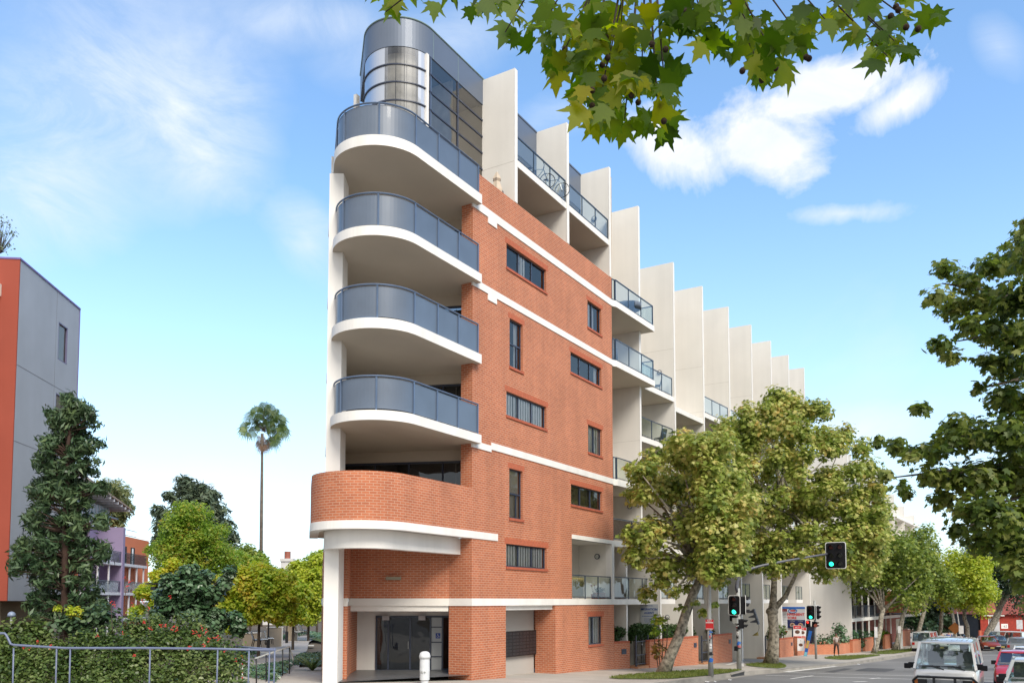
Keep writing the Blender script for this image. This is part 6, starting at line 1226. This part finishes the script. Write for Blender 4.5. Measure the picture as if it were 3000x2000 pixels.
def misc():
    t=thing('outdoor_table','round grey covered table on the top corner balcony','table',(40.6,17.3,17.74)); m=MB(); m.tube([(0,0,0),(0,0,.7)],.05,8); m.tube([(0,0,.02),(0,0,.05)],.3,12); m.build('stand',CG,t); n=16; m=MB(); m.loft([[((r+.03*math.sin(3*a))*math.cos(a),(r+.03*math.sin(3*a))*math.sin(a),z) for a in [2*math.pi*k/n for k in range(n)]] for r,z in ((.68,.45),(.66,.72),(.3,.78))]); m.build('cover',mat('cover_blue_grey',(.12,.15,.2),.8),t,smooth=True)
    t=thing('folded_parasol','folded cream garden parasol on the terrace beside the first fin','parasol',(27.6,17.35,17.62)); m=MB(); m.tube([(0,0,0),(0,0,2.3)],.025,6); m.build('pole',CW,t); m=MB(); n=12; m.loft([[(r*(1+.25*(k%2))*math.cos(2*math.pi*k/n),r*(1+.25*(k%2))*math.sin(2*math.pi*k/n),z) for k in range(n)] for r,z in ((.22,1.0),(.2,1.5),(.1,1.85),(.15,1.95),(.03,2.25))]); m.build('canopy',mat('parasol_cream',(.5,.42,.33),.9),t)
    t=thing('pot_plant','terracotta trough of green plants behind the glass of the recessed balcony','pot plant',(36.8,17.3,2.94)); MB().box(-.4,.4,-.14,.14,0,.3).build('pot',mat('terracotta',(.35,.12,.07),.8),t,bevel=.02); A,B=fill([(np.array((x,0,.42)),np.array((.18,.14,.16))) for x in (-.25,0,.25)],60,.2); leaves('plant',A,B,.11,'oval',LH2,t)
    t=thing('bamboo_screen','yellow cane panel leaning inside the recessed balcony','screen',(34.1,17.2,2.94)); m=MB(); m.box(-.85,.75,-.02,.02,.05,.95); m.build('panel',mat('cane_yellow',(.50,.38,.17),.8,15,.1),t)
    t=thing('planter_pot','small pot of spindly red flowers on the recessed balcony','pot plant',(35.9,17.2,2.94)); m=MB(); m.tube([(0,0,0),(0,0,.22)],[.09,.12],10); m.build('pot',mat('terracotta',(.35,.12,.07)),t); m=MB(); [m.tube([(0,0,.2),(math.cos(a)*.12,math.sin(a)*.12,.62)],.006,4) for a in (0,1.5,3,4.2)]; m.build('stem',BARKD,t); m=MB(); [m.sphere((math.cos(a)*.12,math.sin(a)*.12,.62),.03,6,4) for a in (0,1.5,3,4.2)]; m.build('flower_heads',RED,t)
misc()
# ---------------- vehicles ----------------
TYRE=mat('tyre',(.015,.015,.015),.8); RIM=mat('rim',(.35,.36,.38),.35,metal=.7); CGL=glassmat('car_glass',(.75,.82,.80),.10,.02); HL=mat('headlight_glass',(.5,.52,.52),.1,6,.3,metal=.3); TL=mat('tail_lamp',(.35,.01,.01),.2); AMB=mat('amber_lamp',(.5,.14,.02),.2); CINT=mat('car_interior',(.20,.21,.22),.8); CHR=mat('chrome',(.6,.6,.62),.15,metal=1)
def paint(n,c): return mat(n,c,.28,1.2,.04,coat=.8,spec=.5)
def car(name,label,cat,loc,rz,st,cab,pm,wheels,zb=.24,wr=.3,plate=True,front=True,lower=None,group=None,roofrack=False):
    t=thing(name,label,cat,loc,rz,group=group)
    rings=[]
    for x,zt,hw,zbb in st: rings.append([(x,-hw*.88,zbb),(x,-hw*.985,zbb+.1),(x,-hw,zbb+.5*(zt-zbb)),(x,-hw*.965,zt-.07),(x,-hw*.90,zt-.01),(x,-hw*.5,zt+.012),(x,0,zt+.02),(x,hw*.5,zt+.012),(x,hw*.90,zt-.01),(x,hw*.965,zt-.07),(x,hw,zbb+.5*(zt-zbb)),(x,hw*.985,zbb+.1),(x,hw*.88,zbb)])
    b=MB(); b.loft(rings).build('body',pm,t,smooth=True).data.set_sharp_from_angle(angle=R(38))
    xf0,xf1,xr1,xr0,z0,z1,w0,w1=cab; n=.0
    # roof
    rr=MB(); R_=[]
    for x,dz,k in ((xf1+.06,-.02,.96),(xf1-.06,.03,1.),((xf1+xr1)/2,.06,1.01),(xr1+.06,.03,1.),(xr1-.06,-.02,.96)): R_.append([(x,-w1*k,z1-.02),(x,-w1*k*.9,z1+dz),(x,0,z1+dz+.02),(x,w1*k*.9,z1+dz),(x,w1*k,z1-.02),(x,0,z1-.04)])
    rr.loft(R_).build('roof',pm,t,smooth=True).data.set_sharp_from_angle(angle=R(50))
    p=MB()
    for s in (-1,1):
        p.bar((xf0,s*w0,z0),(xf1,s*w1,z1),.055,.07,(0,1,0)); p.bar((xr0,s*w0,z0),(xr1,s*w1,z1),.09,.07,(0,1,0)); m_=(xf1+xr1)/2-.0; p.bar(((xf0+xr0)/2,s*w0,z0),(m_,s*w1,z1),.08,.05,(0,1,0)); p.bar((xf1,s*w1,z1-.015),(xr1,s*w1,z1-.015),.05,.06)
    p.bar((xf1,-w1,z1-.01),(xf1,w1,z1-.01),.06,.05); p.bar((xr1,-w1,z1-.01),(xr1,w1,z1-.01),.06,.05); p.build('pillar',pm,t)
    MB().quad((xf0,-w0,z0),(xf0,w0,z0),(xf1,w1,z1),(xf1,-w1,z1)).build('windscreen',CGL,t); MB().quad((xr0,-w0,z0),(xr0,w0,z0),(xr1,w1,z1),(xr1,-w1,z1)).build('rear_window',CGL,t)
    for s in (-1,1): MB().quad((xf0,s*w0,z0),(xr0,s*w0,z0),(xr1,s*w1,z1),(xf1,s*w1,z1)).build('side_window',CGL,t)
    i=MB(); i.box(xr0+.1,xf0-.15,-w0*.85,w0*.85,z0-.12,z0+.02)
    for sx in ((xf0*.35+xr0*.65)+.45,):
        for s in (-1,1): i.box(sx-.08,sx+.08,s*w0*.5-.22,s*w0*.5+.22,z0,z0+.42); i.box(sx-.06,sx+.04,s*w0*.5-.12,s*w0*.5+.12,z0+.42,min(z0+.62,z1-.05))
    i.box(xf0-.35,xf0-.1,-w0*.85,w0*.85,z0,z0+.1); i.build('interior',CINT,t)
    xw=[wheels[0],wheels[1]]; hw=max(s[2] for s in st)
    for x in xw:
        for s in (-1,1):
            w=MB(); w.tube([(x,s*(hw-.17),wr),(x,s*(hw-.01),wr)],wr,18); w=w.build('wheel',TYRE,t); MB().tube([(x,s*(hw-.02),wr),(x,s*(hw+.008),wr)],wr*.6,12).build('rim',RIM,w)
    X0=st[0][0];X1=st[-1][0]; zf=st[0][1]; zr=st[-1][1]
    m=MB(); m.box(X0-.08,X0+.06,-st[0][2]*.97,st[0][2]*.97,zb+.02,zb+.26); m.build('bumper',lower or PLAST,t,bevel=.02); m=MB(); m.box(X1-.06,X1+.08,-st[-1][2]*.97,st[-1][2]*.97,zb+.02,zb+.26); m.build('bumper',lower or PLAST,t,bevel=.02)
    for s in (-1,1):
        y=s*st[0][2]*.72; m=MB(); m.box(X0-.03,X0+.025,y-.18,y+.18,zf-.22,zf-.06); m.build('headlight',HL,t,bevel=.015)
        y=s*st[-1][2]*.82; m=MB(); m.box(X1-.025,X1+.03,y-.12,y+.1,zr-.32,zr-.08); m.build('tail_light',TL,t,bevel=.015)
        m=MB(); m.box(xf0-.22,xf0-.08,s*(w0+.08)-.09,s*(w0+.08)+.09,z0+.02,z0+.18); m.bar((xf0-.15,s*w0,z0+.05),(xf0-.15,s*(w0+.05),z0+.08),.03,.04); m.build('mirror',PLAST,t,bevel=.02)
        m=MB(); m.box(-.1,.08,s*hw*.985-.012,s*hw*.985+.012,z0-.18,z0-.15); m.build('door_handle',PLAST,t)
    if plate:
        for X in (X0+.065,X1-.065): MB().box(min(X,X+.01),max(X,X+.01),-.18,.18,zb+.07,zb+.18).build('number_plate',mat('plate_yellow',(.5,.4,.12),.5),t)
    return t
HATCH=[(1.9,.62,.74,.26),(1.78,.74,.80,.22),(1.0,.90,.82,.2),(0,.94,.83,.2),(-1.2,.95,.82,.2),(-1.75,.92,.78,.24),(-1.88,.85,.74,.28)]; HCAB=(1.02,.28,-1.35,-1.80,.90,1.40,.74,.58)
SEDAN=[(2.25,.62,.78,.26),(2.1,.76,.84,.22),(1.15,.92,.87,.2),(0,.95,.88,.2),(-1.3,.97,.87,.2),(-2.2,.93,.82,.24),(-2.3,.82,.78,.28)]; SCAB=(1.15,.45,-.95,-1.5,.92,1.42,.78,.6)
WAG=[(2.2,.64,.78,.26),(2.05,.78,.84,.22),(1.2,.95,.86,.2),(0,.98,.87,.2),(-1.3,1.0,.87,.2),(-2.2,1.0,.84,.24),(-2.3,.95,.8,.28)]; WCAB=(1.2,.5,-2.0,-2.28,.96,1.5,.78,.64)
VAN=[(2.1,1.0,.78,.34),(2.05,1.06,.82,.3),(1.85,1.14,.84,.28),(0,1.16,.845,.25),(-2.0,1.16,.845,.25),(-2.15,1.14,.82,.3)]; VCAB=(1.98,1.42,-2.02,-2.14,1.10,1.86,.80,.68)
def veh(px,D,dz=0): p=at(px,1759,D); return (p.x,p.y,GS(p.x)-.15+dz)
def near_van():
    W_=paint('van_white',(.74,.73,.71)); t=car('delivery_van','white delivery van with black bull bar coming towards the camera','van',(29.5,1.98,GS(28)-.15),math.pi,VAN,VCAB,W_,(1.35,-1.25))
    X=2.12
    m=MB(); m.tube([(X+.06,-.76,.60),(X+.12,-.72,.66),(X+.12,.72,.66),(X+.06,.76,.60),(X+.06,.80,.5),(X+.06,.76,.40),(X+.12,.7,.34),(X+.12,-.7,.34),(X+.06,-.76,.40),(X+.06,-.80,.5),(X+.06,-.76,.60)],.032,8)
    m.tube([(X+.12,-.72,.86),(X+.14,-.70,.90),(X+.15,.70,.90),(X+.12,.72,.86)],.034,8); m.tube([(X+.05,-.80,.66),(X+.08,-.82,.78),(X+.12,-.72,.88)],.034,8); m.tube([(X+.05,.80,.66),(X+.08,.82,.78),(X+.12,.72,.88)],.034,8)
    for y in (-.27,.27): m.box(X+.08,X+.16,y-.035,y+.035,.30,.91)
    m.build('bull_bar',BLACK,t)
    for s in (-1,1): m=MB(); m.box(X-.02,X+.05,s*.58-.12,s*.58+.12,.66,.82); m.build('lamp_surround',BLACK,t); m=MB(); m.box(X-.02,X+.045,s*.75-.04,s*.75+.05,.66,.82); m.build('indicator',AMB,t)
    MB().box(X-.02,X+.015,-.45,.45,.66,.82).build('grille',mat('grille_grey',(.3,.31,.33),.5),t)
    for y,a in ((.52,-.55),(-.02,-.55)):
        m=MB(); m.tube([(2.02,y,1.10),(1.93,y-.3,1.20),(1.90,y-.62,1.18)],.014,5); m.bar((1.93,y-.1,1.19),(1.91,y-.68,1.17),.02,.03); m.build('wiper',BLACK,t)
    for s in (-1,1): m=MB(); m.box(1.80,1.92,s*.99-.09,s*.99+.09,1.10,1.25); m.bar((1.85,s*.8,1.12),(1.85,s*.92,1.15),.04,.04); m.build('wing_mirror',PLAST,t,bevel=.02)
    m=MB(); m.box(1.6,1.75,.35,.68,1.12,1.2); m.build('dashboard_papers',SWHT,t)
    m=MB(); m.tube([(1.2,-.28,1.90),(1.2,-.28,2.03)],.008,5); m.box(1.05,1.3,-.40,-.2,1.9,1.915); m.build('aerial',STEEL,t)
    m=MB()
    for k in range(9): m.box(-1.9,1.1,-.55+k*.135,-.53+k*.135,1.905,1.918)
    m.build('roof_rib',W_,t); m=MB(); m.box(1.35,-2.1,-.855,-.845,.3,.305); m.box(.3,.31,-.856,-.84,.3,1.1); m.build('door_seam',PLAST,t)
near_van()
car('hatchback','red hatchback with pale sunlit bonnet close behind the white van','car',veh(2972,35.5,0.02),math.pi,HATCH,HCAB,paint('car_red',(.40,.025,.04)),(1.2,-1.2))
car('sedan','silver sedan cut off by the bottom right corner of the view','car',(26.9,-.35,GS(26)-.15),math.pi,SEDAN,SCAB,paint('car_silver',(.45,.47,.48)),(1.35,-1.35),lower=mat('silver_trim',(.4,.4,.4),.4))
car('sedan','white sedan behind the red hatchback','car',veh(3002,51),math.pi,SEDAN,SCAB,paint('car_white',(.62,.63,.64)),(1.35,-1.35))
car('parked_van','white van with tinted rear window parked at the kerb, seen from behind','van',veh(2708,79),math.atan2(-.08,1),[(x,z*.98,w,b) for x,z,w,b in VAN],(1.9,1.4,-2.05,-2.15,1.05,1.95,.80,.70),paint('van_grey_white',(.5,.5,.5)),(1.3,-1.3))
car('small_car','small white car parked just beyond the parked van','car',veh(2760,86),math.pi,HATCH,HCAB,paint('car_white2',(.6,.6,.6)),(1.2,-1.2))
tx=car('taxi','white taxi with a roof light coming up the middle of the street','taxi',veh(2808,74),math.pi,SEDAN,SCAB,paint('car_white3',(.64,.64,.64)),(1.35,-1.35)); m=MB(); m.box(-.1,.1,-.25,.25,1.46,1.62); m.build('roof_light',SWHT,tx,bevel=.02)
car('parked_car','brown red car parked facing us before the brick house','car',veh(2886,88),math.pi+.25,SEDAN,SCAB,paint('car_brown',(.20,.03,.02)),(1.35,-1.35),group='cars at the far right')
car('parked_car','dark grey car between the brown car and the white van','car',veh(2917,92),math.pi+.25,SEDAN,SCAB,paint('car_dark',(.05,.06,.07)),(1.35,-1.35),group='cars at the far right')
car('parked_van','plain white van side on before the red brick house','van',veh(2946,96),math.pi/2-.5,VAN,VCAB,paint('van_white2',(.6,.6,.6)),(1.3,-1.3),group='cars at the far right')
car('station_wagon','grey station wagon with red tail lamps driving away','car',veh(2982,80),-.1,WAG,WCAB,paint('car_grey',(.25,.26,.28)),(1.35,-1.35),group='cars at the far right')
# ---------------- people ----------------
def person(label,loc,rz,shirt,trous,skin,hair,h=1.72,stride=.25,bag=None):
    t=thing('person',label,'person',loc,rz); k=h/1.72
    def skinmesh(name,V,E,rad,m_,root=0,lv=1):
        me=bpy.data.meshes.new(name); me.from_pydata([(x*k,y*k,z*k) for x,y,z in V],E,[]); o=bpy.data.objects.new(name,me); C.objects.link(o)
        sk=o.modifiers.new('skin','SKIN'); 
        for i,v in enumerate(me.skin_vertices[0].data if me.skin_vertices else []): pass
        if not me.skin_vertices: pass
        for i,r in enumerate(rad): me.skin_vertices[0].data[i].radius=(r*k,r*k) if not isinstance(r,tuple) else (r[0]*k,r[1]*k)
        me.skin_vertices[0].data[root].use_root=True
        sub=o.modifiers.new('sub','SUBSURF'); sub.levels=lv; sub.render_levels=lv
        dg=bpy.context.evaluated_depsgraph_get(); dg.update(); m2=bpy.data.meshes.new_from_object(o.evaluated_get(dg)); bpy.data.objects.remove(o); m2.materials.clear(); m2.materials.append(m_); m2.polygons.foreach_set('use_smooth',[True]*len(m2.polygons)); m2.name=name
        o=bpy.data.objects.new(name,m2); C.objects.link(o); o.parent=t; return o
    s=stride
    V=[(0,0,.95),(0,0,1.18),(0,0,1.40),(0,0,1.50),(.01,0,1.56),(.02,0,1.64),(.01,0,1.71)]; E=[(0,1),(1,2),(2,3),(3,4),(4,5),(5,6)]; Rr=[.13,.12,.13,.055,.06,.085,.05]
    for sg in (-1,1):
        i=len(V); a=sg*s; V+= [(0,sg*.09,.90),(a*.45,sg*.10,.50),(a*.75-(.10 if a<0 else 0),sg*.10,.09),(a*.75+.16-(.10 if a<0 else 0),sg*.11,.04)]; E+=[(0,i),(i,i+1),(i+1,i+2),(i+2,i+3)]; Rr+=[.085,.055,.038,.035]
        i=len(V); V+=[(0,sg*.17,1.40),(-a*.35,sg*.22,1.13),(-a*.5+.08,sg*.23,.90),(-a*.5+.10,sg*.23,.83)]; E+=[(2,i),(i,i+1),(i+1,i+2),(i+2,i+3)]; Rr+=[.055,.042,.03,.03]
        hb=i+3; hx,hy,hz=V[hb]
        for f in range(4):
            j=len(V); fx=hx+(f-1.5)*.021; V+=[(fx,hy,hz-.045),(fx+.008,hy-sg*.012,hz-.095+abs(f-1.4)*.008)]; E+=[(hb,j),(j,j+1)]; Rr+=[.009,.007]
        j=len(V); V+=[(hx+.045,hy-sg*.01,hz-.01),(hx+.06,hy-sg*.02,hz-.045)]; E+=[(hb,j),(j,j+1)]; Rr+=[.010,.008]
    body=skinmesh('body',V,E,Rr,skin)
    V=[(0,0,.93),(0,0,1.18),(0,0,1.41)];E=[(0,1),(1,2)];Rr=[.145,.135,.145]
    for sg in (-1,1):
        a=sg*s; i=len(V); V+=[(0,sg*.18,1.405),(-a*.30,sg*.225,1.17)]; E+=[(2,i),(i,i+1)]; Rr+=[.07,.06]
    skinmesh('shirt',V,E,Rr,shirt)
    V=[(0,0,1.0),(0,0,.92)];E=[(0,1)];Rr=[.135,.14]
    for sg in (-1,1):
        a=sg*s; i=len(V); V+=[(0,sg*.095,.86),(a*.45,sg*.105,.50),(a*.75-(.10 if a<0 else 0),sg*.105,.12)]; E+=[(1,i),(i,i+1),(i+1,i+2)]; Rr+=[.10,.072,.058]
    skinmesh('trousers',V,E,Rr,trous)
    m=MB(); m.sphere((0.0,0,1.665*k),.098*k,12,8,(1.0,.88,1.0)); m.v=[(x-.018 if x>.03 else x,y,max(z,1.62*k)) for x,y,z in m.v]; m.build('hair',hair,t,smooth=True)
    m=MB(); m.sphere((.105*k,0,1.635*k),.014,6,4); m.build('nose',skin,t)
    for sg in (-1,1): m=MB(); m.sphere((.09*k,sg*.032,1.655*k),.009,6,4); m.build('eye',BLACK,t); m=MB(); m.sphere((.01,sg*.083*k,1.64*k),.018,6,4,(.8,.4,1)); m.build('ear',skin,t)
    m=MB(); m.box(.085*k,.093*k,-.02,.02,1.598*k,1.604*k); m.build('mouth',mat('lip',(.3,.1,.08),.6),t)
    for sg in (-1,1):
        a=sg*s; x=a*.75+.06-(.10 if a<0 else 0); m=MB(); m.sphere((x*k,sg*.105*k,.04),.1,8,5,(1.4,.55,.42)); m.build('shoe',BLACK,t,smooth=True)
SK=mat('skin',(.42,.24,.17),.6,4,.05); SKD=mat('darker_skin',(.2,.1,.06),.6,4,.05); HB=mat('dark_hair',(.02,.014,.01),.6); JN=mat('dark_brown_cloth',(.05,.03,.025),.9); PSH=mat('pale_shirt',(.42,.36,.34),.9,8,.2); BSH=mat('blue_shirt',(.04,.07,.30),.9); YSH=mat('yellow_shirt',(.45,.34,.08),.9); LSH=mat('light_blue_shirt',(.2,.38,.6),.9); NV=mat('navy_cloth',(.02,.025,.06),.9)
def pp(px,D): p=at(px,1759,D); return (p.x,p.y,GS(p.x)+.012)
person('person in a pale shirt and dark brown trousers walking past the brick planter',pp(2447,66),math.pi+.4,PSH,JN,SKD,HB,1.75,.28)
person('person in a blue shirt and navy trousers walking away on the far footpath',pp(2777,88),.1,BSH,NV,SK,HB,1.74,.2)
person('person in a yellow top standing left of the one in blue',pp(2756,89),.0,YSH,NV,SK,HB,1.6,.12)
person('person in a light blue shirt beside the taxi',pp(2826,92),math.pi,LSH,NV,SK,HB,1.7,.12)
